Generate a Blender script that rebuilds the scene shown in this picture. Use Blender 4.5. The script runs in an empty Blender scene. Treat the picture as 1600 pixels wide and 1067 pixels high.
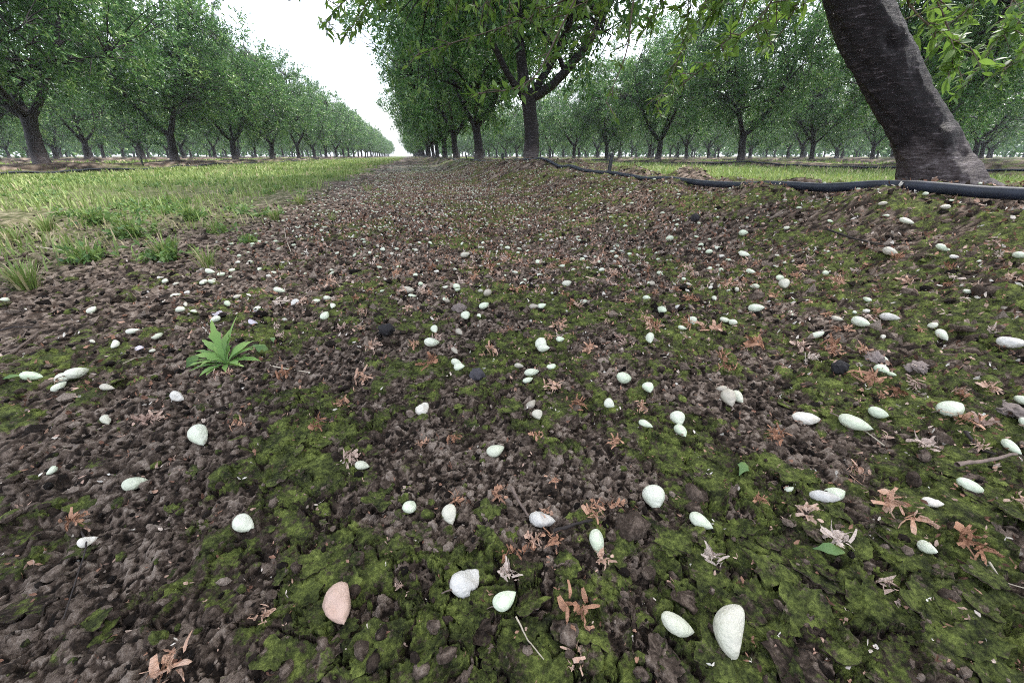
import bpy, math, random
import numpy as np
from mathutils import Vector, Matrix

# ------------------------------------------------------------------ camera, sky, sun, exposure
scene = bpy.context.scene
FPX, CAM_H = 600.0, 0.30
PITCH = math.atan((533.5 - 244) / FPX)
YAW = math.radians(13.6)
cam_data = bpy.data.cameras.new('camera')
cam_data.sensor_width = 36.0
cam_data.lens = FPX / 1600 * 36
cam_data.clip_start = 0.01
cam_data.clip_end = 2000
cam = bpy.data.objects.new('camera', cam_data)
scene.collection.objects.link(cam)
cam.location = (0, 0, CAM_H)
cam.rotation_euler = (math.pi / 2 - PITCH, 0, -YAW)
scene.camera = cam

SUN_ELEV, SUN_AZ = math.radians(58), math.radians(65)      # azimuth clockwise from the row direction (+Y)
world = bpy.data.worlds.new('World')
scene.world = world
world.use_nodes = True
wn, wl = world.node_tree.nodes, world.node_tree.links
wn.clear()
w_out = wn.new('ShaderNodeOutputWorld')
w_bg = wn.new('ShaderNodeBackground')
w_bg.inputs['Strength'].default_value = 0.1
w_sky = wn.new('ShaderNodeTexSky')
w_sky.sky_type = 'NISHITA'
w_sky.sun_disc = False
w_sky.sun_elevation = SUN_ELEV
w_sky.sun_rotation = SUN_AZ
w_sky.air_density = 1.2
w_sky.dust_density = 3.0
# an overcast: even, bright cloud over most of the sky, thinner low down where a little blue comes through
w_tc = wn.new('ShaderNodeTexCoord')
w_no = wn.new('ShaderNodeTexNoise')
w_no.inputs['Scale'].default_value = 2.2
w_no.inputs['Detail'].default_value = 5
wl.new(w_tc.outputs['Generated'], w_no.inputs['Vector'])
w_mr = wn.new('ShaderNodeMapRange')
w_mr.inputs[1].default_value = 0.3
w_mr.inputs[2].default_value = 0.65
w_mr.inputs[3].default_value = 0.4
w_mr.inputs[4].default_value = 0.97
wl.new(w_no.outputs['Fac'], w_mr.inputs[0])
w_mix = wn.new('ShaderNodeMixRGB')
w_mix.inputs[2].default_value = (4.3, 4.5, 5.0, 1)
wl.new(w_mr.outputs[0], w_mix.inputs[0])
wl.new(w_sky.outputs[0], w_mix.inputs[1])
wl.new(w_mix.outputs[0], w_bg.inputs[0])
wl.new(w_bg.outputs[0], w_out.inputs[0])

sun_data = bpy.data.lights.new('sun', 'SUN')
sun_data.energy = 1.5
sun_data.angle = math.radians(11)
sun_data.color = (1.0, 0.96, 0.9)
sun = bpy.data.objects.new('sun', sun_data)
scene.collection.objects.link(sun)
sd = Vector((math.sin(SUN_AZ) * math.cos(SUN_ELEV), math.cos(SUN_AZ) * math.cos(SUN_ELEV), math.sin(SUN_ELEV)))
sun.rotation_euler = sd.to_track_quat('Z', 'Y').to_euler()

scene.view_settings.view_transform = 'Standard'
scene.view_settings.look = 'None'
scene.view_settings.exposure = 2.2
scene.view_settings.gamma = 1.0
scene.render.engine = 'CYCLES'
cy = scene.cycles
cy.use_denoising = False          # the photograph is crisp and a little grainy
cy.use_adaptive_sampling = False
cy.pixel_filter_type = 'BLACKMAN_HARRIS'
cy.filter_width = 1.0
cy.max_bounces = 5
cy.diffuse_bounces = 2
cy.glossy_bounces = 2
cy.transmission_bounces = 4
cy.volume_bounces = 0
cy.transparent_max_bounces = 4
cy.sample_clamp_indirect = 4.0

# ------------------------------------------------------------------ helpers
RNG = np.random.default_rng(7)
COL = scene.collection


def tag(o, label=None, cat=None, group=None, kind=None):
    if label: o['label'] = label
    if cat: o['category'] = cat
    if group: o['group'] = group
    if kind: o['kind'] = kind
    return o


def link(name, data, mat=None, parent=None, loc=None, rot=None, scl=None):
    o = bpy.data.objects.new(name, data)
    COL.objects.link(o)
    if mat is not None and data is not None and not data.materials:
        data.materials.append(mat)
    if parent is not None: o.parent = parent
    if loc is not None: o.location = loc
    if rot is not None: o.rotation_euler = rot
    if scl is not None: o.scale = scl if hasattr(scl, '__len__') else (scl, scl, scl)
    return o


def mesh_np(name, V, faces, smooth=True, attrs=None):
    """faces: list of int arrays (n,3) or (n,4)"""
    me = bpy.data.meshes.new(name)
    V = np.asarray(V, np.float32)
    faces = [np.asarray(f, np.int32) for f in faces if len(f)]
    me.vertices.add(len(V))
    me.vertices.foreach_set('co', V.ravel())
    nl = sum(f.size for f in faces)
    npoly = sum(len(f) for f in faces)
    me.loops.add(nl)
    me.polygons.add(npoly)
    me.loops.foreach_set('vertex_index', np.concatenate([f.ravel() for f in faces]))
    tot = np.concatenate([np.full(len(f), f.shape[1], np.int32) for f in faces])
    st = np.zeros(npoly, np.int32)
    st[1:] = np.cumsum(tot)[:-1]
    me.polygons.foreach_set('loop_start', st)
    me.polygons.foreach_set('loop_total', tot)
    me.polygons.foreach_set('use_smooth', np.full(npoly, smooth, bool))
    if attrs:
        for k, a in attrs.items():
            at = me.attributes.new(k, 'FLOAT', 'POINT')
            at.data.foreach_set('value', np.asarray(a, np.float32))
    me.update(calc_edges=True)
    return me


def _h(ix, iy, s):
    v = (ix.astype(np.int64) * 374761393 + iy.astype(np.int64) * 668265263 + int(s) * 1442695041) & 0xFFFFFFFF
    v = ((v ^ (v >> 13)) * 1274126177) & 0xFFFFFFFF
    v = ((v ^ (v >> 16)) * 2246822519) & 0xFFFFFFFF
    return ((v ^ (v >> 15)) & 0xFFFFFF) / float(0x1000000)


def vnoise(x, y, s=0):
    x = np.asarray(x, float); y = np.asarray(y, float)
    ix, iy = np.floor(x), np.floor(y)
    fx, fy = x - ix, y - iy
    fx = fx * fx * (3 - 2 * fx); fy = fy * fy * (3 - 2 * fy)
    ix = ix.astype(np.int64); iy = iy.astype(np.int64)
    a, b, c, d = _h(ix, iy, s), _h(ix + 1, iy, s), _h(ix, iy + 1, s), _h(ix + 1, iy + 1, s)
    return (a * (1 - fx) + b * fx) * (1 - fy) + (c * (1 - fx) + d * fx) * fy


def fbm(x, y, s=0, o=4):
    r = 0; a = .5; t = 0
    for k in range(o):
        r = r + a * vnoise(x, y, s + 17 * k); t += a
        x = x * 2.03 + 3.1; y = y * 2.03 + 1.7; a *= .5
    return r / t


def cellular(x, y, s=0):
    """F1, F2 and a random value per cell"""
    ix = np.floor(x).astype(np.int64); iy = np.floor(y).astype(np.int64)
    f1 = np.full(x.shape, 9.0); f2 = np.full(x.shape, 9.0); rid = np.zeros(x.shape)
    for dx in (-1, 0, 1):
        for dy in (-1, 0, 1):
            cx, cy_ = ix + dx, iy + dy
            d = np.hypot(cx + _h(cx, cy_, s) - x, cy_ + _h(cx, cy_, s + 5) - y)
            r = _h(cx, cy_, s + 9)
            closer = d < f1
            f2 = np.where(closer, f1, np.minimum(f2, d))
            rid = np.where(closer, r, rid)
            f1 = np.where(closer, d, f1)
    return f1, f2, rid


def sstep(a, b, x):
    t = np.clip((np.asarray(x, float) - a) / (b - a), 0, 1)
    return t * t * (3 - 2 * t)


def ordinal(n):
    w = ['first', 'second', 'third', 'fourth', 'fifth', 'sixth', 'seventh', 'eighth', 'ninth', 'tenth', 'eleventh', 'twelfth',
         'thirteenth', 'fourteenth', 'fifteenth', 'sixteenth', 'seventeenth', 'eighteenth', 'nineteenth', 'twentieth']
    return w[n - 1] if n <= 20 else w[n - 21].join(['twenty-', ''])


# ------------------------------------------------------------------ materials
def new_mat(name):
    m = bpy.data.materials.new(name)
    m.use_nodes = True
    nt = m.node_tree
    b = nt.nodes['Principled BSDF']
    return m, nt, b


def N(nt, typ, **kw):
    n = nt.nodes.new(typ)
    for k, v in kw.items():
        if k in n.inputs: n.inputs[k].default_value = v
        else: setattr(n, k, v)
    return n


def noise(nt, scale, detail=4, vec=None, rough=.6):
    n = N(nt, 'ShaderNodeTexNoise')
    n.inputs['Scale'].default_value = scale
    n.inputs['Detail'].default_value = detail
    n.inputs['Roughness'].default_value = rough
    if vec is not None: nt.links.new(vec, n.inputs['Vector'])
    return n


def ramp(nt, fac, stops):
    r = N(nt, 'ShaderNodeValToRGB')
    els = r.color_ramp.elements
    while len(els) < len(stops): els.new(.5)
    for e, (p, c) in zip(els, stops):
        e.position = p; e.color = (*c, 1)
    nt.links.new(fac, r.inputs[0])
    return r


def mixc(nt, fac, a, b, mode='MIX'):
    m = N(nt, 'ShaderNodeMixRGB', blend_type=mode)
    for i, v in ((0, fac), (1, a), (2, b)):
        if isinstance(v, (int, float)): m.inputs[i].default_value = v
        elif isinstance(v, tuple): m.inputs[i].default_value = (*v, 1)
        else: nt.links.new(v, m.inputs[i])
    return m.outputs[0]


def math_n(nt, op, a, b=None, clamp=False):
    m = N(nt, 'ShaderNodeMath', operation=op, use_clamp=clamp)
    for i, v in ((0, a), (1, b)):
        if v is None: continue
        if isinstance(v, (int, float)): m.inputs[i].default_value = v
        else: nt.links.new(v, m.inputs[i])
    return m.outputs[0]


def attr(nt, name):
    return N(nt, 'ShaderNodeAttribute', attribute_name=name).outputs['Fac']


def bump(nt, b, h, dist, strength=1.0):
    bp = N(nt, 'ShaderNodeBump')
    bp.inputs['Strength'].default_value = strength
    bp.inputs['Distance'].default_value = dist
    nt.links.new(h, bp.inputs['Height'])
    nt.links.new(bp.outputs[0], b.inputs['Normal'])


def soil_material():
    m, nt, b = new_mat('soil')
    geo = N(nt, 'ShaderNodeNewGeometry').outputs['Position']
    n1 = noise(nt, 60, 6, geo, .7)
    n2 = noise(nt, 330, 6, geo, .78)
    n4 = noise(nt, 170, 4, geo, .7)
    n3 = noise(nt, 2.2, 4, geo)
    tint = attr(nt, 'tint')
    t = math_n(nt, 'ADD', math_n(nt, 'MULTIPLY', tint, .48), math_n(nt, 'MULTIPLY', n2.outputs[0], .55))
    soil = ramp(nt, t, [(.27, (.006, .0042, .0032)), (.43, (.024, .017, .0128)), (.56, (.080, .059, .046)), (.68, (.22, .172, .140)), (.82, (.44, .375, .32))]).outputs[0]
    warm = mixc(nt, n3.outputs[0], (1.0, .95, .9), (1.0, 1.0, 1.0))
    soil = mixc(nt, 1.0, soil, warm, 'MULTIPLY')
    mt = math_n(nt, 'ADD', math_n(nt, 'MULTIPLY', n1.outputs[0], .6), math_n(nt, 'MULTIPLY', n2.outputs[0], .45))
    moss = ramp(nt, mt, [(.40, (.008, .011, .004)), (.47, (.034, .044, .012)), (.55, (.100, .125, .030)), (.64, (.235, .285, .065)), (.76, (.39, .43, .16))]).outputs[0]
    mfac = math_n(nt, 'MULTIPLY', attr(nt, 'moss'), 1.0)
    mf2 = math_n(nt, 'ADD', mfac, math_n(nt, 'ADD', math_n(nt, 'MULTIPLY', math_n(nt, 'SUBTRACT', n1.outputs[0], .5), .9), math_n(nt, 'MULTIPLY', math_n(nt, 'SUBTRACT', n4.outputs[0], .5), 1.5)))
    mf3 = ramp(nt, mf2, [(.37, (0, 0, 0)), (.62, (.95, .95, .95))]).outputs[0]
    c = mixc(nt, mf3, soil, moss)
    turf = ramp(nt, n1.outputs[0], [(.3, (.05, .07, .02)), (.6, (.13, .17, .05)), (.8, (.22, .22, .09))]).outputs[0]
    c = mixc(nt, attr(nt, 'turf'), c, turf)
    nt.links.new(c, b.inputs['Base Color'])
    b.inputs['Roughness'].default_value = .9
    b.inputs['Specular IOR Level'].default_value = .18
    bump(nt, b, n2.outputs[0], .004, 1.0)
    return m


def plain_mat(name, col, rough=.8, var=.25, scale=200, spec=.3, bdist=.0006, use_tint=False, col2=None):
    m, nt, b = new_mat(name)
    tc = N(nt, 'ShaderNodeTexCoord').outputs['Object']
    n = noise(nt, scale, 5, tc, .65)
    c2 = col2 or tuple(x * (1 - var) for x in col)
    c = ramp(nt, n.outputs[0], [(.3, c2), (.7, tuple(min(1, x * (1 + var)) for x in col))]).outputs[0]
    if use_tint:
        k = math_n(nt, 'ADD', math_n(nt, 'MULTIPLY', attr(nt, 'tint'), .9), .5)
    else:
        k = math_n(nt, 'ADD', math_n(nt, 'MULTIPLY', N(nt, 'ShaderNodeObjectInfo').outputs['Random'], .5), .75)
    cb = N(nt, 'ShaderNodeCombineColor')
    for i in range(3): nt.links.new(k, cb.inputs[i])
    c = mixc(nt, 1.0, c, cb.outputs[0], 'MULTIPLY')
    nt.links.new(c, b.inputs['Base Color'])
    b.inputs['Roughness'].default_value = rough
    b.inputs['Specular IOR Level'].default_value = spec
    bump(nt, b, n.outputs[0], bdist, .7)
    return m


def leaf_material(name, stops, trans=.35, tcol=(.16, .26, .04), rough=.45, spec=.35):
    m, nt, b = new_mat(name)
    t = attr(nt, 'tint')
    c = ramp(nt, t, stops).outputs[0]
    nt.links.new(c, b.inputs['Base Color'])
    b.inputs['Roughness'].default_value = rough
    b.inputs['Specular IOR Level'].default_value = spec
    tr = N(nt, 'ShaderNodeBsdfTranslucent')
    nt.links.new(mixc(nt, .5, c, tcol), tr.inputs[0])
    mx = N(nt, 'ShaderNodeMixShader')
    mx.inputs[0].default_value = trans
    nt.links.new(b.outputs[0], mx.inputs[1])
    nt.links.new(tr.outputs[0], mx.inputs[2])
    nt.links.new(mx.outputs[0], nt.nodes['Material Output'].inputs['Surface'])
    return m


def bark_material(name, scale=1.0, pale_top=.35):
    m, nt, b = new_mat(name)
    tc = N(nt, 'ShaderNodeTexCoord').outputs['Object']
    mp = N(nt, 'ShaderNodeMapping')
    mp.inputs['Scale'].default_value = (1, 1, 4.2)
    nt.links.new(tc, mp.inputs[0])
    n1 = noise(nt, 14 * scale, 6, mp.outputs[0], .72)          # horizontal bands of lenticels
    n2 = noise(nt, 90 * scale, 4, tc, .7)
    n3 = noise(nt, 5 * scale, 3, tc)
    f = math_n(nt, 'ADD', math_n(nt, 'MULTIPLY', n1.outputs[0], .75), math_n(nt, 'MULTIPLY', n2.outputs[0], .25))
    dark = ramp(nt, f, [(.45, (.007, .0045, .005)), (.56, (.018, .0115, .0125)), (.625, (.10, .08, .085)), (.72, (.42, .38, .40))]).outputs[0]
    pale = ramp(nt, f, [(.40, (.030, .021, .021)), (.53, (.085, .066, .066)), (.72, (.30, .26, .265))]).outputs[0]
    sx = N(nt, 'ShaderNodeSeparateXYZ')
    nt.links.new(tc, sx.inputs[0])
    z = math_n(nt, 'ADD', sx.outputs[2], math_n(nt, 'MULTIPLY', math_n(nt, 'SUBTRACT', n3.outputs[0], .5), .35))
    mr = N(nt, 'ShaderNodeMapRange')
    nt.links.new(z, mr.inputs[0])
    mr.inputs[1].default_value = pale_top * .5; mr.inputs[2].default_value = pale_top
    mr.inputs[3].default_value = .9; mr.inputs[4].default_value = 0.0
    c = mixc(nt, mr.outputs[0], dark, pale)
    nt.links.new(c, b.inputs['Base Color'])
    b.inputs['Roughness'].default_value = .55
    b.inputs['Specular IOR Level'].default_value = .3
    bump(nt, b, f, .012, .9)
    return m


def shuck_material(name, stops):
    m, nt, b = new_mat(name)
    tc = N(nt, 'ShaderNodeTexCoord').outputs['Object']
    n = noise(nt, 4, 4, tc, .7)
    t = math_n(nt, 'ADD', math_n(nt, 'MULTIPLY', N(nt, 'ShaderNodeObjectInfo').outputs['Random'], .6), math_n(nt, 'MULTIPLY', n.outputs[0], .75))
    c = ramp(nt, t, stops).outputs[0]
    nt.links.new(c, b.inputs['Base Color'])
    b.inputs['Roughness'].default_value = .8
    b.inputs['Specular IOR Level'].default_value = .25
    bump(nt, b, n.outputs[0], .05, .5)
    return m


def fruit_material(name, base, dull, rough=.5):
    m, nt, b = new_mat(name)
    tc = N(nt, 'ShaderNodeTexCoord').outputs['Object']
    n = noise(nt, 2.4, 4, tc, .6)
    n2 = noise(nt, 9, 3, tc, .6)
    rnd = N(nt, 'ShaderNodeObjectInfo').outputs['Random']
    c = mixc(nt, ramp(nt, n.outputs[0], [(.42, (0, 0, 0)), (.78, (1, 1, 1))]).outputs[0], base, dull)
    c = mixc(nt, ramp(nt, n2.outputs[0], [(.60, (0, 0, 0)), (.80, (.55, .55, .55))]).outputs[0], c, (.42, .37, .26))
    if name == 'fruit_skin':
        c = mixc(nt, 1.0, c, ramp(nt, rnd, [(0, (.93, 1.0, .90)), (.35, (1, .99, .94)), (.66, (.90, 1.0, .80)), (.84, (1.0, .92, .80)), (1, (.72, .58, .45))]).outputs[0], 'MULTIPLY')
    hs = N(nt, 'ShaderNodeHueSaturation')
    nt.links.new(math_n(nt, 'ADD', math_n(nt, 'MULTIPLY', rnd, -.22), 1.0), hs.inputs['Value'])
    nt.links.new(math_n(nt, 'ADD', math_n(nt, 'MULTIPLY', rnd, -.6), 1.25), hs.inputs['Saturation'])
    nt.links.new(c, hs.inputs['Color'])
    nt.links.new(hs.outputs[0], b.inputs['Base Color'])
    b.inputs['Roughness'].default_value = rough
    b.inputs['Subsurface Weight'].default_value = 0.0
    bump(nt, b, n.outputs[0], .05, .25)
    return m


def litter_material():
    m, nt, b = new_mat('litter')
    c = ramp(nt, attr(nt, 'tint'), [(0, (.06, .036, .028)), (.3, (.19, .10, .07)), (.6, (.40, .23, .16)), (.85, (.55, .40, .33)), (.93, (.70, .66, .60)), (1, (.75, .74, .68))]).outputs[0]
    geo = N(nt, 'ShaderNodeNewGeometry').outputs['Position']
    n = noise(nt, 260, 4, geo, .7)
    c = mixc(nt, 1.0, c, ramp(nt, n.outputs[0], [(.3, (.5, .45, .42)), (.65, (1.1, 1.08, 1.05))]).outputs[0], 'MULTIPLY')
    nt.links.new(c, b.inputs['Base Color'])
    b.inputs['Roughness'].default_value = .85
    b.inputs['Specular IOR Level'].default_value = .2
    return m


M_SOIL = soil_material()
M_BARK = bark_material('bark', 1.0, .24)
M_BARK_NEAR = bark_material('bark_near', 2.0, .17)
M_LEAF = leaf_material('almond_leaf', [(0, (.014, .042, .015)), (.4, (.054, .132, .045)), (.72, (.145, .280, .085)), (1, (.36, .48, .17))], .31, (.15, .33, .08), .34, .5)
M_LEAF_NEAR = leaf_material('almond_leaf_near', [(0, (.040, .085, .026)), (.5, (.095, .180, .045)), (1, (.22, .34, .08))], .42, (.24, .40, .05))
M_GRASS = leaf_material('grass', [(0, (.09, .150, .036)), (.55, (.235, .325, .095)), (.84, (.39, .45, .18)), (.86, (.42, .36, .21)), (1, (.55, .46, .30))], .3, (.26, .36, .09), .6)
M_ROSETTE = leaf_material('rosette_leaf', [(0, (.09, .19, .055)), (.5, (.19, .34, .085)), (1, (.36, .50, .14))], .3, (.3, .46, .08), .45)
M_WEED = leaf_material('weed_leaf', [(0, (.06, .125, .05)), (.5, (.13, .235, .075)), (1, (.26, .36, .11))], .3, (.24, .36, .06), .5)
M_FRUIT = fruit_material('fruit_skin', (.74, .75, .67), (.61, .67, .53))
M_FRUIT_DULL = fruit_material('fruit_skin_withered', (.76, .73, .66), (.56, .51, .43), .65)
M_FRUIT_PINK = fruit_material('fruit_skin_pinkish', (.62, .43, .34), (.52, .33, .25), .6)
M_SHUCK = shuck_material('withered_shuck', [(.2, (.10, .050, .036)), (.42, (.34, .17, .10)), (.66, (.56, .32, .21)), (.95, (.66, .48, .38))])
M_SHUCK_PALE = shuck_material('pale_shuck', [(.2, (.17, .10, .08)), (.5, (.45, .31, .25)), (.9, (.68, .56, .48))])
M_LITTER = litter_material()
M_TWIG = plain_mat('twig', (.16, .12, .10), .8, .3, 120)
M_TWIG_DARK = plain_mat('dark_twig', (.035, .028, .026), .8, .3, 120)
M_STRAW = plain_mat('straw', (.46, .40, .31), .7, .2, 90)
M_STONE = plain_mat('stone', (.27, .22, .20), .85, .3, 60, .25, .001)
M_BALL = plain_mat('mummy_nut', (.085, .08, .09), .8, .4, 180, .25, .001)
M_BALL_DARK = plain_mat('dark_nut', (.022, .02, .022), .7, .4, 180, .3, .001)
M_HOSE = plain_mat('black_poly_hose', (.015, .019, .032), .45, .5, 22, .5, .0006)
M_STAKE = plain_mat('black_plastic', (.02, .022, .028), .4, .3, 40, .5, .0003)
M_PETAL = plain_mat('petal', (.62, .57, .64), .7, .12, 90)

# ------------------------------------------------------------------ the ground
ROW_R1, ROW_STEP = 1.72, 8.62
_cx = np.array([-6, .0, .6, 1.0, 1.5, 1.9, 2.2, 2.9, 3.5, 4.4, 5.2, 6.0, 7.5, 9.0, 10.5])
_cz = np.array([.20, .20, .195, .20, .158, .146, .158, .140, .155, .222, .252, .235, .175, .185, .22])


MOUNDS = [(1.78, 2.42, .055, .13), (1.80, 1.92, .035, .09), (1.84, 1.62, .04, .10), (1.85, 3.3, .05, .16), (2.0, .45, .06, .12), (1.3, 4.6, .03, .2)]


def crest(lon, k):
    base = np.interp(lon, _cx, _cz)
    per = (.19 if k == 0 else .15) + .03 * np.cos((lon - 10.5) * 2 * math.pi / 4.85) + .02 * (vnoise(lon * .8, lon * 0 + k, 3) - .5)
    w = sstep(9, 10.5, lon) if k == 0 else 1.0
    return base * (1 - w) + per * w


def macro(x, y):
    x = np.asarray(x, float); y = np.asarray(y, float)
    k = np.round((x - ROW_R1) / ROW_STEP)
    d = np.abs(x - ROW_R1 - k * ROW_STEP)
    d = d + (fbm(x * 1.3 + 5, y * 1.3, 31, 3) - .5) * .42
    prof = 1 - sstep(.33, 1.12, d)
    z = prof * (np.where(k == 0, crest(y, 0), crest(y, 7)))
    z = z + prof * (fbm(x * 4.5, y * 4.5, 41, 4) - .5) * np.where(k == 0, .085, .06)
    for bx, by, bh, br in MOUNDS:
        z = z + bh * np.exp(-(((x - bx) / br) ** 2 + ((y - by) / (br * 1.5)) ** 2) ** 1.3)
    z = z + (fbm(x * 1.7, y * 1.7, 21, 4) - .5) * .022 + (fbm(x * 9, y * 9, 22, 3) - .5) * .011
    return z


def moss_mask(x, y):
    n = fbm(x * 7 + 9, y * 7, 51, 5) * .55 + fbm(x * 1.6, y * 1.6, 52, 3) * .20 + fbm(x * 42, y * 42, 53, 3) * .25
    r = np.hypot(x, y)
    bias = .055 * sstep(-.15, .2, x) - .07 * sstep(-.2, -.75, x) + .03 * sstep(.7, .25, r) - .035 * sstep(.7, 1.6, r) + .012 * sstep(.6, 1.0, x)
    return sstep(.47, .58, n + bias)


def turf_mask(x, y):
    k = np.round((x - ROW_R1) / ROW_STEP)
    d = np.abs(x - ROW_R1 - k * ROW_STEP)
    lo = np.where((k == 0) & (x < ROW_R1), 2.55, np.where(k == -1, .62, 1.25))
    t = sstep(lo - .1, lo + .5, d + (fbm(x * 1.1, y * 1.1, 61, 3) - .5) * .9)
    return t


def micro(x, y):
    """crumbs and cracked moss crust; returns height, tint, moss"""
    m = moss_mask(x, y)
    r = np.hypot(x, y)
    wx = x + (fbm(x * 22, y * 22, 71, 4) - .5) * .075 + (fbm(x * 140, y * 140, 73, 3) - .5) * .012
    wy = y + (fbm(x * 22 + 7, y * 22, 72, 4) - .5) * .075 + (fbm(x * 140 + 5, y * 140, 74, 3) - .5) * .012
    f1, f2, pid = cellular(wx / .042, wy / .042, 81)
    g1, g2, qid = cellular(wx / .019 + 5, wy / .019, 82)
    big_plate = (pid > .45)
    edge = np.where(big_plate, f2 - f1, (g2 - g1) * .8)
    rid = np.where(big_plate, pid, qid)
    crack = 1 - sstep(.02, .11, edge)
    plate = (rid - .45) * .010 - crack * .012 + sstep(.25, .05, edge) * .005 + (fbm(x * 90, y * 90, 75, 3) - .5) * .006
    ux = x + (fbm(x * 190, y * 190, 76, 3) - .5) * .010; uy = y + (fbm(x * 190 + 9, y * 190, 77, 3) - .5) * .010
    c1, _, id1 = cellular(ux / .0070, uy / .0070, 91)
    h1 = np.sqrt(np.clip(1 - (c1 / (.40 + .32 * id1)) ** 2, 0, 1)) * (.0006 + .0066 * id1 ** 2.2) * (.45 + 1.1 * fbm(x * 14, y * 14, 78, 3))
    c2, _, id2 = cellular(ux / .0038 + 3, uy / .0038, 92)
    h2 = np.sqrt(np.clip(1 - (c2 / .6) ** 2, 0, 1)) * .0034 * (.3 + id2)
    rough = (fbm(x * 60, y * 60, 93, 4) - .5) * .020 * (1 - .6 * sstep(1.6, 3, r))
    crumb = np.maximum(h1 * (1 - .8 * sstep(1.6, 3, r)), h2 * (1 - sstep(.8, 1.5, r)) + .001) + rough
    keep = np.where(rid > .28, 1.0, .12)
    m = m * keep
    h = m * (plate * .9 + .004 + crumb * .3) + (1 - m) * crumb
    tint = np.where(h1 > h2, id1, id2)
    tint = tint * (1 - m) + (rid * .5 + .25) * m - crack * m * .3
    mo = np.clip(m * (.62 + .55 * (rid - .5)) - crack * .3 * m + .22 * (id1 - .6), 0, 1)
    big = (cellular(x / .09, y / .09, 95)[2] - .5)
    h = h + big * .004
    # coarser clods show further away, where the crumbs are too small
    cf, _, idf = cellular(x / .07, y / .07, 97)
    h = h + sstep(.8, 2.5, r) * np.sqrt(np.clip(1 - (cf / .55) ** 2, 0, 1)) * .02 * np.clip(idf - .35, 0, 1)
    return h, np.clip(tint, 0, 1), mo


def ground_z(x, y):
    x = np.atleast_1d(np.asarray(x, float)); y = np.atleast_1d(np.asarray(y, float))
    return macro(x, y) + micro(x, y)[0]


def px_ray(px, py):
    a = (px - 800) / FPX; u = (533.5 - py) / FPX
    Y = math.cos(PITCH) + u * math.sin(PITCH); Z = -math.sin(PITCH) + u * math.cos(PITCH)
    return np.array([a * math.cos(YAW) + Y * math.sin(YAW), -a * math.sin(YAW) + Y * math.cos(YAW), Z])


def on_ground(px, py):
    """where a sight line of the photograph meets the ground"""
    r = px_ray(px, py)
    s = np.exp(np.linspace(math.log(.15), math.log(40), 900))
    P = r[None] * s[:, None]
    gap = P[:, 2] + CAM_H - macro(P[:, 0], P[:, 1]) - .004
    i = int(np.argmax(gap < 0))
    if i == 0: return None
    t = gap[i - 1] / (gap[i - 1] - gap[i])
    p = P[i - 1] * (1 - t) + P[i] * t
    return np.array([p[0], p[1], p[2] + CAM_H]), s[i]


def on_lat(px, py, lat):
    r = px_ray(px, py)
    p = r * lat / r[0]
    p[2] += CAM_H
    return p


def at_depth(px, py, t):
    p = px_ray(px, py) * t
    p[2] += CAM_H
    return p


def build_ground():
    rr = [.004]
    while rr[-1] < 330:
        q = rr[-1]
        d1 = (q * q + .09) / .30 * .0021 if q > .11 else .006
        rr.append(q + (min(d1, .0025 + .0034 * q) if q < 3.5 else .0035 + .0065 * q if q < 7 else max(.05, (q - 7) * .05)))
    rr = np.array(rr)
    a0, a1 = -math.radians(64), math.radians(90)
    ang = np.concatenate([np.linspace(a0, a1, 468, endpoint=False), np.linspace(a1, a0 + 2 * math.pi, 44, endpoint=False)])
    A, R = np.meshgrid(ang, rr)
    X = (R * np.sin(A)).ravel(); Y = (R * np.cos(A)).ravel()
    h, tint, mo = micro(X, Y)
    Z = macro(X, Y) + h * sstep(40, 12, R.ravel())
    nr, nc = len(rr), len(ang)
    i = np.arange(nr - 1)[:, None] * nc + np.arange(nc)[None]
    j = np.arange(nr - 1)[:, None] * nc + (np.arange(nc)[None] + 1) % nc
    q = np.stack([i, j, j + nc, i + nc], -1).reshape(-1, 4)
    me = mesh_np('ground', np.stack([X, Y, Z], 1), [q], True, {'tint': tint, 'moss': mo, 'turf': turf_mask(X, Y) * (.35 + .65 * sstep(2.5, 9, R.ravel()))})
    return tag(link('ground', me, M_SOIL), 'dark crumbly orchard soil with cracked green moss crust', 'ground', kind='structure')


ground = build_ground()
del ground['category']

# ------------------------------------------------------------------ trees
class Geo:
    def __init__(self): self.v = []; self.f = []; self.n = 0; self.t = []

    def add(self, V, F, tint=None):
        self.v.append(V); self.f.append(np.asarray(F) + self.n); self.n += len(V)
        self.t.append(np.full(len(V), .5) if tint is None else tint)

    def mesh(self, name, smooth=True):
        F3 = [f for f in self.f if f.shape[1] == 3]; F4 = [f for f in self.f if f.shape[1] == 4]
        fs = ([np.concatenate(F3)] if F3 else []) + ([np.concatenate(F4)] if F4 else [])
        return mesh_np(name, np.concatenate(self.v), fs, smooth, {'tint': np.concatenate(self.t)})


def unit(v):
    return v / np.maximum(np.linalg.norm(v, axis=-1, keepdims=True), 1e-9)


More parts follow.
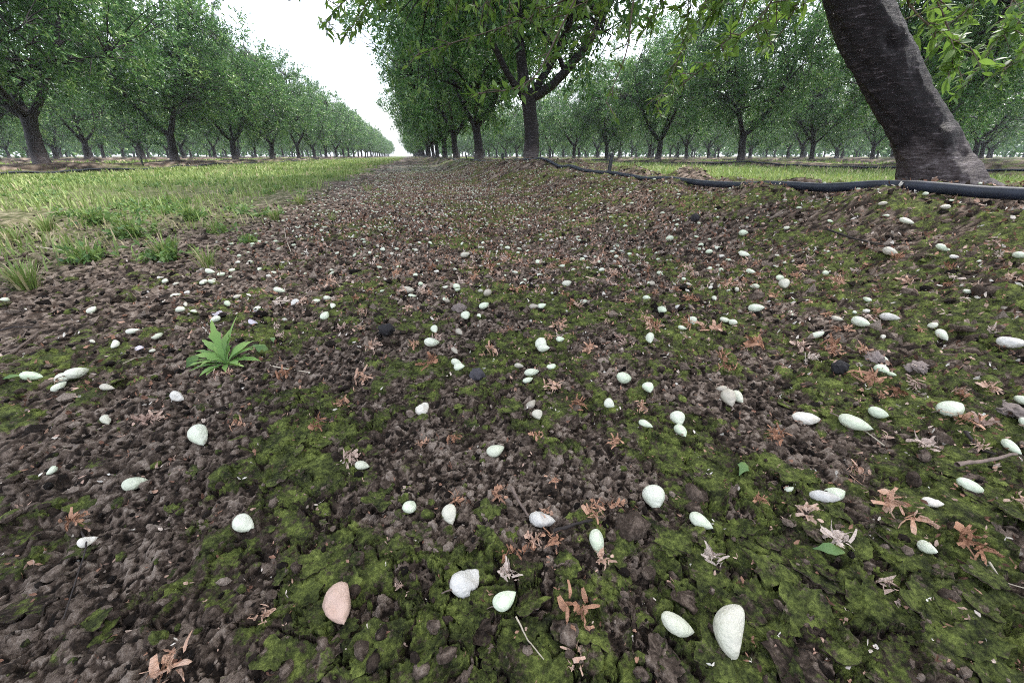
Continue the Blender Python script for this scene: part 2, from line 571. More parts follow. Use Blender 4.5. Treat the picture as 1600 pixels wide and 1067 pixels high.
def tube(geo, P, R, sides=8, lump=0.0, seed=0, cap=True):
    P = np.asarray(P, float); R = np.asarray(R, float)
    T = unit(np.gradient(P, axis=0))
    ref = np.array([0.31, .95, .05]) if abs(T[0][2]) > .6 else np.array([.05, .1, 1.0])
    A = unit(np.cross(T, ref[None])); B = np.cross(T, A)
    a = np.linspace(0, 2 * math.pi, sides, endpoint=False)
    rad = np.repeat(R[:, None], sides, 1)
    if lump:
        ii = np.arange(len(P))[:, None] * .55
        rad = rad * (1 + lump * (2 * fbm(np.cos(a)[None] * 1.6 + ii + seed, np.sin(a)[None] * 1.6 + ii * .7, seed, 3) - 1))
    V = P[:, None] + rad[..., None] * (np.cos(a)[None, :, None] * A[:, None] + np.sin(a)[None, :, None] * B[:, None])
    n = len(P)
    i = np.arange(n - 1)[:, None] * sides + np.arange(sides)[None]
    j = np.arange(n - 1)[:, None] * sides + (np.arange(sides)[None] + 1) % sides
    geo.add(V.reshape(-1, 3), np.stack([i, i + sides, j + sides, j], -1).reshape(-1, 4))
    if cap:
        geo.add(np.concatenate([V[-1], P[-1:] + T[-1:] * R[-1] * .5]), np.array([[k, (k + 1) % sides, sides] for k in range(sides)]))


def bez(p0, p1, p2, n):
    t = np.linspace(0, 1, n)[:, None]
    return (1 - t) ** 2 * p0 + 2 * t * (1 - t) * p1 + t * t * p2


LEAF2 = (np.array([[0, 0, 0], [.45, .5, .10], [1, 0, -.08], [.45, -.5, .10]]), np.array([[0, 2, 1], [0, 3, 2]]))
_lx = np.array([0, .10, .32, .58, .82, 1.0])
_lw = np.array([.03, .22, .5, .46, .24, .0])
_lv, _lf = [], []
for _k in range(6):
    bend = -.22 * _lx[_k] ** 2
    if _k < 5:
        _lv += [[_lx[_k], _lw[_k], .16 * _lw[_k] + bend], [_lx[_k], 0, bend], [_lx[_k], -_lw[_k], .16 * _lw[_k] + bend]]
    else:
        _lv += [[1, 0, bend]]
for _k in range(4):
    a_ = 3 * _k
    _lf += [[a_, a_ + 1, a_ + 4], [a_, a_ + 4, a_ + 3], [a_ + 1, a_ + 2, a_ + 5], [a_ + 1, a_ + 5, a_ + 4]]
_lf += [[12, 13, 15], [13, 14, 15]]
LEAF18 = (np.array(_lv), np.array(_lf))


def put_leaves(geo, tmpl, pos, dirs, nrm, L, W, tint):
    X = unit(dirs)
    Z = unit(nrm - (nrm * X).sum(1, keepdims=True) * X)
    Y = np.cross(Z, X)
    T, F = tmpl
    V = pos[:, None] + T[None, :, :1] * (X * L[:, None])[:, None] + T[None, :, 1:2] * (Y * W[:, None])[:, None] + T[None, :, 2:] * (Z * L[:, None])[:, None] * .6
    n = len(pos); k = len(T)
    FF = (F[None] + (np.arange(n) * k)[:, None, None]).reshape(-1, 3)
    geo.add(V.reshape(-1, 3), FF, np.repeat(tint, k))


def leafy_shoots(geo, start, d, length, rng, nleaf, L, tmpl, wr=.33, droop=.35, tint0=0, wood=None):
    """leaves set along many shoots at once"""
    S = len(start)
    s = (np.arange(nleaf)[None] + rng.random((S, nleaf))) / nleaf
    end = np.zeros_like(d); end[:, 2] = -droop
    pos = start[:, None] + (d * length[:, None])[:, None] * s[..., None] + (end * length[:, None])[:, None] * (s ** 2)[..., None]
    dd = d[:, None] + 2 * end[:, None] * s[..., None]
    rnd = unit(rng.normal(size=(S, nleaf, 3)))
    ld = unit(unit(dd) * .55 + rnd * .85 + np.array([0, 0, .10 - droop * .8]))
    nr = rng.normal(size=(S, nleaf, 3)) * .55 + np.array([0, 0, 1.0])
    LL = L * (.65 + .6 * rng.random((S, nleaf)))
    tint = np.clip(.42 + .22 * rng.normal(size=(S, nleaf)) + .20 * rng.normal(size=(S, 1)) + tint0, 0, 1)
    put_leaves(geo, tmpl, pos.reshape(-1, 3), ld.reshape(-1, 3), nr.reshape(-1, 3), LL.ravel(), LL.ravel() * wr, tint.ravel())
    if wood is not None:
        for i in range(S):
            t = np.linspace(0, 1, 4)[:, None]
            tube(wood, start[i] + d[i] * length[i] * t + end[i] * length[i] * t * t, [.0035, .003, .0025, .0015], 4, cap=False)


def make_tree(seed, nclus=640, nshoot=9, nleaf=9, L=.092, zfork=.82, lean=.22, limbs=None, cz=2.85, rad=(2.3, 2.5, 2.05), low=.43, tr=.115, tmpl=LEAF2, wide=.40):
    rng = np.random.default_rng(seed)
    trunk, limb_geos, crown = Geo(), [], Geo()
    fork = np.array([rng.normal() * .04, lean * zfork, zfork])
    n = 16
    t = np.linspace(0, 1, n)
    P = np.stack([fork[0] * t + .02 * np.sin(t * 5 + seed), lean * zfork * t ** .9, -.12 + (zfork + .12) * t], 1)
    R = tr * (1.0 - .16 * t) + tr * .55 * np.exp(-t * 9) + tr * .16 * np.exp(-((t - 1) / .12) ** 2)
    tube(trunk, P, R, 14, .16, seed)
    fork = P[-1]
    cen = np.array([0, lean * 2.2, cz]); rad = np.array(rad)
    if limbs is None:
        a0 = rng.random() * 6.28
        nl = 3 + int(rng.random() < .6)
        limbs = [(a0 + k * 6.28 / nl + rng.normal() * .25, .55 + .35 * rng.random(), .085 - .008 * k) for k in range(nl)]
    samples = []
    for az, el, r0 in limbs:
        g = Geo()
        out = np.array([math.cos(az), math.sin(az), 0])
        d = out * math.cos(el) + np.array([0, 0, math.sin(el)])
        p0 = fork + np.array([0, 0, -.06]) + out * .02
        p1 = p0 + d * .9
        end = cen + rad * unit(out * (.8 if el < 1.2 else .25) + np.array([0, 0, .2 + .45 * rng.random() + (.7 if el > 1.2 else 0)])) * .72
        B = bez(p0, p1, end, 12) + np.cumsum(rng.normal(size=(12, 3)) * .022, 0) * np.linspace(0, 1, 12)[:, None]
        tube(g, B, r0 * (1 - .72 * np.linspace(0, 1, 12) ** .8), 9, .14, seed + 3)
        samples.append(B[4:])
        for k in range(5):
            i = 3 + int(rng.random() * 8)
            q0 = B[i]
            dirn = unit(rng.normal(size=3) + unit(q0 - cen) * .6 + np.array([0, 0, .15]))
            q2 = cen + unit((q0 - cen) / rad + dirn * .9) * rad * (.62 + .28 * rng.random())
            q2[2] = max(q2[2], low + .3)
            q1 = q0 + (q2 - q0) * .5 + np.array([0, 0, .25])
            Q = bez(q0, q1, q2, 8) + rng.normal(size=(8, 3)) * .018
            Q[0] = q0
            tube(g, Q, .034 * (1 - .75 * np.linspace(0, 1, 8)), 6, .1, seed + 5)
            samples.append(Q[2:])
        limb_geos.append(g)
    S = np.concatenate(samples)
    C = []
    while len(C) < nclus:
        v = unit(rng.normal(size=3)) * rng.random() ** (1 / 2.4)
        az = math.atan2(v[1], v[0])
        wob = 1 + .14 * math.sin(az * 3 + seed) + .13 * math.sin(az * 5 + 2 * seed + v[2] * 4)
        p = cen + v * rad * wob
        lowz = low + .2 * math.sin(az * 4 + seed)
        if p[2] < lowz: continue
        if math.hypot(v[0], v[1]) < .34 and p[2] < low + .5: continue
        if float(vnoise(np.array([p[0] * 1.7 + seed]), np.array([p[1] * 1.7 + p[2] * 1.5]), seed)[0]) < .27: continue
        C.append(p)
    C = np.array(C)
    gt = limb_geos
    for c in C:
        i = int(np.argmin(((S - c) ** 2).sum(1)))
        q = S[i]
        if np.linalg.norm(q - c) > .08:
            Q = bez(q, (q + c) / 2 + np.array([0, 0, .1]) + rng.normal(size=3) * .06, c, 5)
            tube(gt[i * len(gt) // len(S)], Q, [.012, .01, .008, .006, .004], 3, cap=False)
    start = np.repeat(C, nshoot, 0)
    outw = unit((start - cen) / rad)
    d = unit(outw * .7 + rng.normal(size=start.shape) * .75 + np.array([0, 0, .35]))
    ln = .16 + .24 * rng.random(len(start))
    leafy_shoots(crown, start + rng.normal(size=start.shape) * .07, d, ln, rng, nleaf, L, tmpl, wide, .08, np.repeat(rng.normal(size=len(C)) * .17, nshoot)[:, None])
    return trunk, limb_geos, crown


def tree_meshes(tag_, seed, **kw):
    t, l, c = make_tree(seed, **kw)
    out = {'trunk': t.mesh('trunk_' + tag_), 'limb': [g.mesh('limb_' + tag_) for g in l], 'crown': c.mesh('crown_' + tag_, False)}
    out['trunk'].materials.append(M_BARK)
    for g in out['limb']: g.materials.append(M_BARK)
    out['crown'].materials.append(M_LEAF)
    return out


VAR = [tree_meshes('near', 11 + k) for k in range(3)]
FAR = [tree_meshes('far', 31 + k, nclus=330, nshoot=7, nleaf=7, L=.118, wide=.42) for k in range(4)]
TREE2 = tree_meshes('forked', 5, lean=.2, tr=.102, limbs=[(2.1, 1.28, .085), (-.35, .25, .070), (.25, .8, .060), (3.3, .6, .05)])
TREE3 = VAR[1]


def place_tree(src, x, y, label, group, rot, s, name='almond_tree', separate=True):
    z = float(macro(np.array([x]), np.array([y]))[0]) - .02
    e = link(name, None, loc=(x, y, z), rot=(0, 0, rot), scl=s)
    tag(e, label, 'tree', group)
    link('trunk', src['trunk'], parent=e)
    for g in src['limb']: link('limb', g, parent=e)
    link('crown', src['crown'], parent=e)
    return e


random.seed(4)
rows = []
for k in range(0, 8): rows.append(('R', k + 1, ROW_R1 + ROW_STEP * k))
for k in range(0, 8): rows.append(('L', k + 1, -6.9 - ROW_STEP * k))
PH = {('R', 1): .99, ('L', 1): .37, ('R', 2): 1.70}
spots = []
for side, k, lat in rows:
    ph = PH.get((side, k), random.random() * 4.85)
    for i in range(0, 36):
        lon = ph + 4.85 * i
        lim = 165 if k == 1 else (100 if k == 2 else 82)
        dist = math.hypot(lat, lon)
        if dist > lim: continue
        az = math.degrees(math.atan2(lat, lon))
        m = math.degrees(math.asin(min(1, 3.4 / max(dist, 3.5))))
        if az < -39.5 - m or az > 67 + m: continue
        spots.append((dist, side, k, lat, lon))
spots.sort()
seen = {}
side_word = {'R': 'right', 'L': 'left'}
for dist, side, k, lat, lon in spots:
    n = seen[(side, k)] = seen.get((side, k), 0) + 1
    if side == 'R' and k == 1 and n == 1: continue          # the leaning tree in front is built below
    src = TREE2 if (side, k, n) == ('R', 1, 2) else TREE3 if (side, k, n) == ('R', 1, 3) else (VAR[random.randrange(3)] if dist < 26 else FAR[random.randrange(4)])
    rot = 0 if (side == 'R' and k == 1 and n < 4) else random.uniform(-.5, .5)
    s = random.uniform(.93, 1.07)
    grp = None
    if side == 'R' and k == 1:
        lab = {2: 'almond tree on the mound behind the leaning trunk, forking low, right limb level',
               3: 'almond tree right behind the big forked one in the right-hand row'}.get(n, f'almond tree in the row right of the path, {ordinal(n)} counting from the leaning trunk' if n <= 20 else None)
    elif k == 1:
        lab = f'almond tree in the row beyond the grass strip, {ordinal(n)} counting from the left' if n <= 20 else None
    elif side == 'R' and k == 2:
        lab = f'almond tree across the right grass alley, {ordinal(n)} nearest in its row' if n <= 12 else None
    else:
        lab = None
    if lab is None:
        lab = f'far almond tree of the {ordinal(k)} row on the {side_word[side]}, {ordinal(n)} nearest'
        if k == 1: lab = f'tiny hazy almond tree at the far end of the nearest {side_word[side]} row'
        if k == 2 and side == 'R': lab = 'hazy almond tree at the far end of the row across the right alley'
        grp = f'far almond trees of the {ordinal(k)} {side_word[side]} row'
    if not (side == 'R' and k == 1 and n < 4): s = (s * random.choice((-1, 1)) * random.uniform(.95, 1.08), s, s * random.uniform(.93, 1.06))
    place_tree(src, lat + random.uniform(-.12, .12) * (0 if n < 4 and k == 1 else 1), lon, lab, grp or f'almond trees in the {ordinal(k)} {side_word[side]} row', rot, s)

# ---- the rows too far away to count: one hazy mass
def far_orchard():
    rng = np.random.default_rng(55)
    wood, lv = Geo(), Geo()
    for side in (-1, 1):
        for k in range(1, 15):
            lat = (ROW_R1 + ROW_STEP * k) if side > 0 else (-6.9 - ROW_STEP * k)
            for i in range(0, 34):
                lon = rng.random() * .6 + 4.85 * i
                dist = math.hypot(lat, lon)
                az = math.degrees(math.atan2(lat, lon))
                lim = 100 if k == 1 else 82
                if dist < lim + 2 or dist > 135 or az < -43 or az > 70: continue
                if rng.random() < .15: continue
                z0 = .2
                tube(wood, [(lat, lon, 0), (lat, lon + .15, 1.0)], [.13, .10], 5, cap=False)
                m = 220
                v = unit(rng.normal(size=(m, 3))) * rng.random((m, 1)) ** .4 * np.array([2.3, 2.6, 2.2])
                P_ = v + np.array([lat, lon + .4, 2.35])
                d = unit(rng.normal(size=(m, 3)))
                put_leaves(lv, LEAF2, P_, d, rng.normal(size=(m, 3)) + np.array([0, 0, 1]), np.full(m, .75), np.full(m, .5), np.clip(.45 + .22 * rng.normal(size=m), 0, 1))
    e = tag(link('far_orchard', lv.mesh('far_orchard', False), M_LEAF), 'hazy far-off mass of orchard trees behind all the rows', 'trees', kind='stuff')
    tag(link('trunks', wood.mesh('far_trunks'), M_BARK, e), kind='stuff')


far_orchard()

# ---- the leaning tree in front
rng1 = np.random.default_rng(77)
tp = [(1478, 300, 1.70, 150), (1462, 262, 1.69, 136), (1446, 225, 1.655, 118), (1424, 180, 1.62, 116), (1400, 135, 1.585, 117), (1378, 90, 1.55, 118), (1357, 45, 1.51, 117), (1339, 0, 1.47, 117), (1316, -60, 1.41, 118), (1300, -120, 1.35, 116)]
base1 = on_lat(1478, 300, 1.70)
P = np.array([on_lat(x, y, l) for x, y, l, w in tp])
dep = np.array([(p[0] / px_ray(x, y)[0]) for p, (x, y, l, w) in zip(P, tp)])
Rr = np.array([w for *_, w in tp]) * dep / FPX * .60 * .5
P = np.concatenate([[P[0] + np.array([.05, -.02, -.09])], P]); Rr = np.concatenate([[Rr[0] * 1.5], Rr])
u = np.linspace(0, 1, len(P)); uu = np.linspace(0, 1, 150)
P1 = np.stack([np.interp(uu, u, P[:, k]) for k in range(3)], 1)
ker = np.ones(15) / 15
for k in range(3):
    P1[:, k] = np.convolve(np.pad(P1[:, k], 7, 'edge'), ker, 'valid')
R1 = np.convolve(np.pad(np.interp(uu, u, Rr), 7, 'edge'), ker, 'valid')
origin1 = Vector((1.70, .98, float(macro(np.array([1.7]), np.array([.98]))[0])))
P1 = P1 - np.array(origin1)
g = Geo()
sides = 96
T = unit(np.gradient(P1, axis=0)); A = unit(np.cross(T, np.array([[.05, 1, .05]]))); B = np.cross(T, A)
aa = np.linspace(0, 2 * math.pi, sides, endpoint=False)
AA, UU = np.meshgrid(aa, uu)
cxn, syn = np.cos(AA) * 2, np.sin(AA) * 2
disp = .26 * (fbm(cxn + UU * 5, syn + UU * 6, 5, 4) - .5) * 1.3 + .07 * (fbm(cxn * 1.5, UU * 90 + syn, 6, 3) - .5) + .05 * (fbm(cxn * 9, UU * 60 + syn * 9, 7, 3) - .5)


def spot(a_px, u_c, su, sa):
    return np.exp(-((UU - u_c) / su) ** 2 - ((np.angle(np.exp(1j * (AA - a_px)))) / sa) ** 2)


# find the angle round the trunk that faces the camera
mid = P1[75] + np.array(origin1); tocam = unit(np.array([0, 0, CAM_H]) - mid)
ang_cam = math.atan2(float(tocam @ B[75]), float(tocam @ A[75]))
right = np.array([math.cos(YAW), -math.sin(YAW), 0])
sgn = 1 if (-math.sin(ang_cam) * (right @ A[75]) + math.cos(ang_cam) * (right @ B[75])) > 0 else -1
ringk = spot(ang_cam + sgn * .40, .61, .075, .60)
hole = spot(ang_cam + sgn * .42, .615, .034, .22)
disp += .26 * ringk - .42 * hole                                            # the scarred knot
disp += .17 * spot(ang_cam + sgn * .75, .30, .03, .55) - .16 * spot(ang_cam + sgn * .5, .335, .018, .4)  # the graft ridge
disp += .10 * np.exp(-((UU - .2) / .05) ** 2) * np.cos(AA - ang_cam + sgn * 1.2)
disp += .13 * np.exp(-UU * 14) * np.cos(AA * 4 + 1)
V = P1[:, None] + (R1[:, None] * (1 + disp))[..., None] * (np.cos(aa)[None, :, None] * A[:, None] + np.sin(aa)[None, :, None] * B[:, None])
i = np.arange(149)[:, None] * sides + np.arange(sides)[None]; j = np.arange(149)[:, None] * sides + (np.arange(sides)[None] + 1) % sides
g.add(V.reshape(-1, 3), np.stack([i, i + sides, j + sides, j], -1).reshape(-1, 4))
tree1 = tag(link('almond_tree', None, loc=origin1), 'large leaning almond trunk with scarred bark right behind the black hose', 'tree', 'almond trees in the first right row')
link('trunk', g.mesh('trunk_leaning'), M_BARK_NEAR, tree1)
top1 = P1[-1]
_, limbs1, crown1 = make_tree(61, nclus=330, nshoot=8, nleaf=8, L=.085, zfork=.85, lean=.0, cz=2.85, rad=(2.1, 2.3, 1.85), low=1.25)
off = top1 - np.array([0, 0, .85])
for gg in limbs1:
    o = link('limb', gg.mesh('limb_leaning'), M_BARK, tree1, loc=off)
link('crown', crown1.mesh('crown_leaning', False), M_LEAF, tree1, loc=off)

# hanging branches of that tree, with leaves large enough to read one by one
HANG = [
    ([(640, -120), (575, -40), (530, 12), (500, 40)], 2.7, 26, .0), ([(660, -100), (600, -20), (560, 20), (548, 48)], 2.9, 22, .0),
    ([(520, -90), (480, -20), (450, 4)], 3.0, 14, -.1),
    ([(1040, -60), (900, -10), (800, 40), (690, 72), (640, 92)], 2.6, 30, -.05),
    ([(1000, -60), (986, 20), (982, 80), (960, 130), (944, 168)], 2.4, 8, .05),
    ([(930, -60), (872, 50), (842, 120), (800, 142), (740, 146)], 2.25, 16, .15),
    ([(800, -80), (770, -10), (748, 18)], 2.4, 16, .25), ([(860, -60), (838, 10), (826, 40)], 2.4, 16, .2),
    ([(1260, -90), (1215, -10), (1180, 40), (1120, 75)], 2.0, 24, .15), ([(1290, -80), (1250, 0), (1225, 45)], 2.1, 16, .2),
    ([(1120, -80), (1100, 20), (1060, 90), (1020, 175)], 2.7, 26, .0), ([(1180, -60), (1150, 60), (1085, 120), (1040, 150)], 2.9, 26, .0),
    ([(1390, -60), (1420, 10), (1455, 45), (1520, 78)], 1.9, 26, .3), ([(1420, -80), (1475, 20), (1495, 90), (1480, 115)], 2.0, 22, .25),
    ([(1560, -80), (1530, -10), (1500, 30)], 2.2, 18, .1), ([(1640, -40), (1600, 30), (1560, 60)], 2.4, 22, 0),
    ([(740, -90), (725, -20), (700, 40)], 2.8, 22, .1), ([(960, -90), (940, 0), (925, 60)], 2.7, 22, .05), ([(1090, -90), (1075, -10), (1075, 60)], 2.4, 22, .1),
    ([(1160, -90), (1140, -10), (1105, 30)], 2.2, 22, .15), ([(1060, -90), (1030, 10), (1000, 60)], 3.0, 24, .0), ([(1215, -90), (1200, 30), (1195, 90)], 3.0, 24, .0),
    ([(1600, -60), (1570, 40), (1520, 120)], 2.9, 26, .1), ([(1460, -60), (1480, 60), (1510, 140)], 3.0, 24, .05), ([(1640, 20), (1590, 90), (1560, 120)], 2.6, 20, .1),
    ([(620, -90), (615, -20), (600, 25)], 3.1, 22, -.05), ([(900, -90), (880, -10), (850, 80)], 3.0, 26, 0.0), ([(780, -90), (800, 20), (790, 70)], 3.2, 26, .0),
    ([(1010, -90), (960, -30), (905, 10)], 2.2, 18, .1), ([(700, -90), (690, -30), (665, 10)], 2.6, 18, .1),
]
for pts, t, nl, tn in HANG:
    Pp = np.array([at_depth(x, y, t * (1 + .02 * k)) for k, (x, y) in enumerate(pts)]) - np.array(origin1)
    up = top1 + unit((Pp[0] - top1))[None][0] * .9 + np.array([0, 0, .8])
    n = 26
    full = np.concatenate([bez(top1, (top1 + Pp[0]) / 2 + np.array([0, 0, .75]), Pp[0], 6)[:-1], Pp])
    uu2 = np.linspace(0, 1, len(full)); ui = np.linspace(0, 1, n)
    C = np.stack([np.interp(ui, uu2, full[:, k]) for k in range(3)], 1)
    for k in range(3):
        C[:, k] = np.convolve(np.pad(C[:, k], 1, 'edge'), np.ones(3) / 3, 'valid')
    wood, lv = Geo(), Geo()
    tube(wood, C, np.linspace(.011, .0022, n), 6, .1, 3)
    k0 = int(n * 5 / (len(full)))
    idx = np.linspace(k0, n - 1, nl).astype(int)
    st = C[idx] + rng1.normal(size=(nl, 3)) * .006
    dirs = unit(np.gradient(C, axis=0)[idx] * 6 + rng1.normal(size=(nl, 3)) * .6)
    leafy_shoots(lv, st, dirs, .05 + .09 * rng1.random(nl), rng1, 6, .068, LEAF18, .36, .16, tn, wood)
    br = link('branch', wood.mesh('branch'), M_TWIG, tree1)
    link('leaves', lv.mesh('branch_leaves'), M_LEAF_NEAR, br)

# ------------------------------------------------------------------ irrigation hoses and stakes
def hose(pts, r, label, grp=None):
    gg = Geo()
    tube(gg, pts, np.full(len(pts), r), 14)
    return tag(link('irrigation_hose', gg.mesh('irrigation_hose'), M_HOSE), label, 'hose', 'irrigation hoses along the rows')


hp = [(1760, 312), (1600, 303), (1450, 297), (1300, 294), (1150, 290), (1100, 287), (1040, 279), (990, 281), (945, 276), (900, 268), (850, 254), (832, 249)]
lat_h = [1.38, 1.38, 1.38, 1.39, 1.42, 1.45, 1.52, 1.56, 1.55, 1.5, 1.45, 1.43]
H1 = np.array([on_lat(x, y, l) for (x, y), l in zip(hp, lat_h)])
yy = np.concatenate([np.linspace(H1[0, 1], H1[-1, 1], 160), np.linspace(H1[-1, 1], 60, 240)[1:]])
xx = np.interp(yy, H1[:, 1], H1[:, 0]) + .05 * np.sin(yy * .9) * sstep(5, 8, yy)
zz_line = np.interp(yy, H1[:, 1], H1[:, 2])
zz = macro(xx, yy) + .021
near = 1 - sstep(4.6, 5.2, yy)
zz = np.maximum(zz, zz_line * near)
zz = np.convolve(np.pad(zz, 4, 'edge'), np.ones(9) / 9, 'valid')
hose(np.stack([xx, yy, zz], 1), .0148, 'thick black hose lying along the berm in front of the leaning trunk')
for lat, lab in ((-6.9 + .9, 'dark hose along the far bank of the grass strip under the left trees'), (ROW_R1 + ROW_STEP - .75, 'dark hose on the bank across the right grass alley')):
    yy = np.linspace(-1 if lat > 0 else 5, 60, 260)
    xx = lat + .08 * np.sin(yy * .7) + .03 * np.sin(yy * 2.3)
    hose(np.stack([xx, yy, macro(xx, yy) + .02 + .012 * np.sin(yy * 1.1) ** 2], 1), .017, lab)


def stake(x, y, h, label, lean=.09):
    z = float(macro(np.array([x]), np.array([y]))[0])
    e = tag(link('sprinkler_stake', None, loc=(x, y, z)), label, 'stake', 'sprinkler stakes in the berm')
    gg = Geo()
    tube(gg, [(0, 0, -.05), (lean * h * .5, 0, h * .5), (lean * h, 0, h)], [.016, .0155, .0155], 10)
    link('post', gg.mesh('post'), M_STAKE, e)
    gg = Geo()
    tube(gg, [(lean * h, 0, h - .004), (lean * h, 0, h + .012), (lean * h, 0, h + .02)], [.019, .019, .012], 12)
    link('cap', gg.mesh('cap'), M_STAKE, e)
    gg = Geo()
    tube(gg, bez(np.array([-.012, 0, .02]), np.array([-.035, 0, h * 1.1]), np.array([lean * h - .014, 0, h * 1.02]), 12), np.full(12, .0032), 6)
    link('feed_tube', gg.mesh('feed_tube'), M_STAKE, e)


sp = on_lat(943, 277, 1.56)
stake(1.60, float(sp[1]), .15, 'short black sprinkler stake with a feed tube beside the hose on the berm', .12)
stake(1.62, 7.4, .14, 'short dark stake on the berm just left of the forked tree', .03)
stake(1.62, 12.3, .14, 'small dark stake left of the second forked tree on the berm', .0)
stake(-6.1, 11.7, .22, 'thin dark stake under the trees on the left bank', .05)

# ------------------------------------------------------------------ grass and weeds
def grass_blades(n, xr, yr, seed, hgt, wid, patch=.42, power=1.0, ymin=.4):
    rng = np.random.default_rng(seed)
    X, Y = [], []
    tot = 0
    while tot < n:
        k = n * 3
        yy = yr[0] + (yr[1] - yr[0]) * rng.random(k) ** power
        xx = xr[0] + (xr[1] - xr[0]) * rng.random(k)
        den = turf_mask(xx, yy) * sstep(patch - .10, patch + .12, fbm(xx * 1.5 + seed, yy * 1.5, 63, 4) * .7 + fbm(xx * 6, yy * 6, 64, 3) * .3)
        den = den * (.42 + .58 * sstep(.38, .50, fbm(xx * .75 + 2 * seed, yy * .75, 65, 3))) if xr[0] > -7 and xr[1] < 0 else den
        ok = rng.random(k) < den
        X.append(xx[ok]); Y.append(yy[ok]); tot += int(ok.sum())
    x = np.concatenate(X)[:n]; y = np.concatenate(Y)[:n]
    r = np.hypot(x, y)
    z = macro(x, y)
    clump = fbm(x * 3.1, y * 3.1, 66, 3)
    h = hgt * (.35 + .9 * rng.random(n)) * (.45 + 1.1 * clump)
    w = wid * (.7 + .6 * rng.random(n)) * np.maximum(1, r / 4.0)
    az = rng.random(n) * 6.283
    lean = .15 + .75 * rng.random(n) ** 1.5
    d = np.stack([np.cos(az), np.sin(az), np.zeros(n)], 1)
    s = np.stack([-np.sin(az), np.cos(az), np.zeros(n)], 1)
    b = np.stack([x, y, z - .004], 1)
    up = np.array([0, 0, 1.0])
    m = b + up * (h * .62)[:, None] + d * (h * lean * .35)[:, None]
    t = b + up * (h * (1.0 - .3 * lean))[:, None] + d * (h * lean)[:, None]
    V = np.stack([b - s * w[:, None] * .5, b + s * w[:, None] * .5, m + s * w[:, None] * .42, m - s * w[:, None] * .42, t], 1)
    k = np.arange(n)[:, None] * 5
    tint = np.clip(.52 + .2 * rng.normal(size=n) + .9 * (fbm(x * 2.2, y * 2.2, 68, 3) - .5), 0, .83)
    dry = rng.random(n) < (.03 + .4 * sstep(.56, .70, fbm(x * 1.8 + 4, y * 1.8, 69, 3)))
    tint = np.where(dry, .87 + .13 * rng.random(n), tint)
    return V.reshape(-1, 3), k + np.array([[0, 1, 2, 3]]), k + np.array([[3, 2, 4]]), np.repeat(tint, 5)


def grass_object(parts, label):
    V, Q, T, C = [], [], [], []
    o = 0
    for v, q, t, c in parts:
        V.append(v); Q.append(q + o); T.append(t + o); C.append(c); o += len(v)
    me = mesh_np('grass', np.concatenate(V), [np.concatenate(Q), np.concatenate(T)], True, {'tint': np.concatenate(C)})
    return tag(link('grass', me, M_GRASS), label, 'grass', kind='stuff')


grass_object([grass_blades(22000, (-6.6, -.6), (.7, 9), 101, .064, .0046, .50, 1.2), grass_blades(24000, (-6.6, -.6), (3, 60), 102, .080, .007, .45, 1.6)],
             'patchy light green grass with dry straw covering the left alley')
grass_object([grass_blades(22000, (2.7, 9.2), (-.5, 10), 103, .085, .006, .25, 1.0), grass_blades(16000, (2.7, 9.2), (6, 60), 104, .12, .008, .25, 1.5)],
             'even light green grass covering the alley right of the berm')
grass_object([grass_blades(6000, (-15, -7.8), (6, 60), 105, .14, .010, .3, 1.3), grass_blades(6000, (11.3, 18), (3, 60), 106, .14, .010, .3, 1.3)],
             'low grass in the shaded alleys behind the front rows')


def low_weeds(n, xr, yr, seed):
    rng = np.random.default_rng(seed)
    k = n * 8
    xx = xr[0] + (xr[1] - xr[0]) * rng.random(k); yy = yr[0] + (yr[1] - yr[0]) * rng.random(k) ** 1.4
    ok = rng.random(k) < turf_mask(xx, yy) * sstep(.46, .58, fbm(xx * 2.3 + 3, yy * 2.3, 111, 4))
    c = np.stack([xx[ok], yy[ok]], 1)[:n]
    gg = Geo()
    per = 14
    st = np.repeat(np.column_stack([c, macro(c[:, 0], c[:, 1])]), per, 0)
    m = len(st)
    az = rng.random(m) * 6.283
    el = .25 + .9 * rng.random(m)
    d = np.stack([np.cos(az) * np.cos(el), np.sin(az) * np.cos(el), np.sin(el)], 1)
    leafy_shoots(gg, st, d, (.03 + .06 * rng.random(m)), rng, 4, .030, LEAF2, .42, .25, .1)
    return tag(link('low_weeds', gg.mesh('low_weeds', False), M_WEED), 'feathery low green weeds mixed into the left grass', 'weeds', kind='stuff')


low_weeds(520, (-5.8, -.7), (.9, 9), 121)


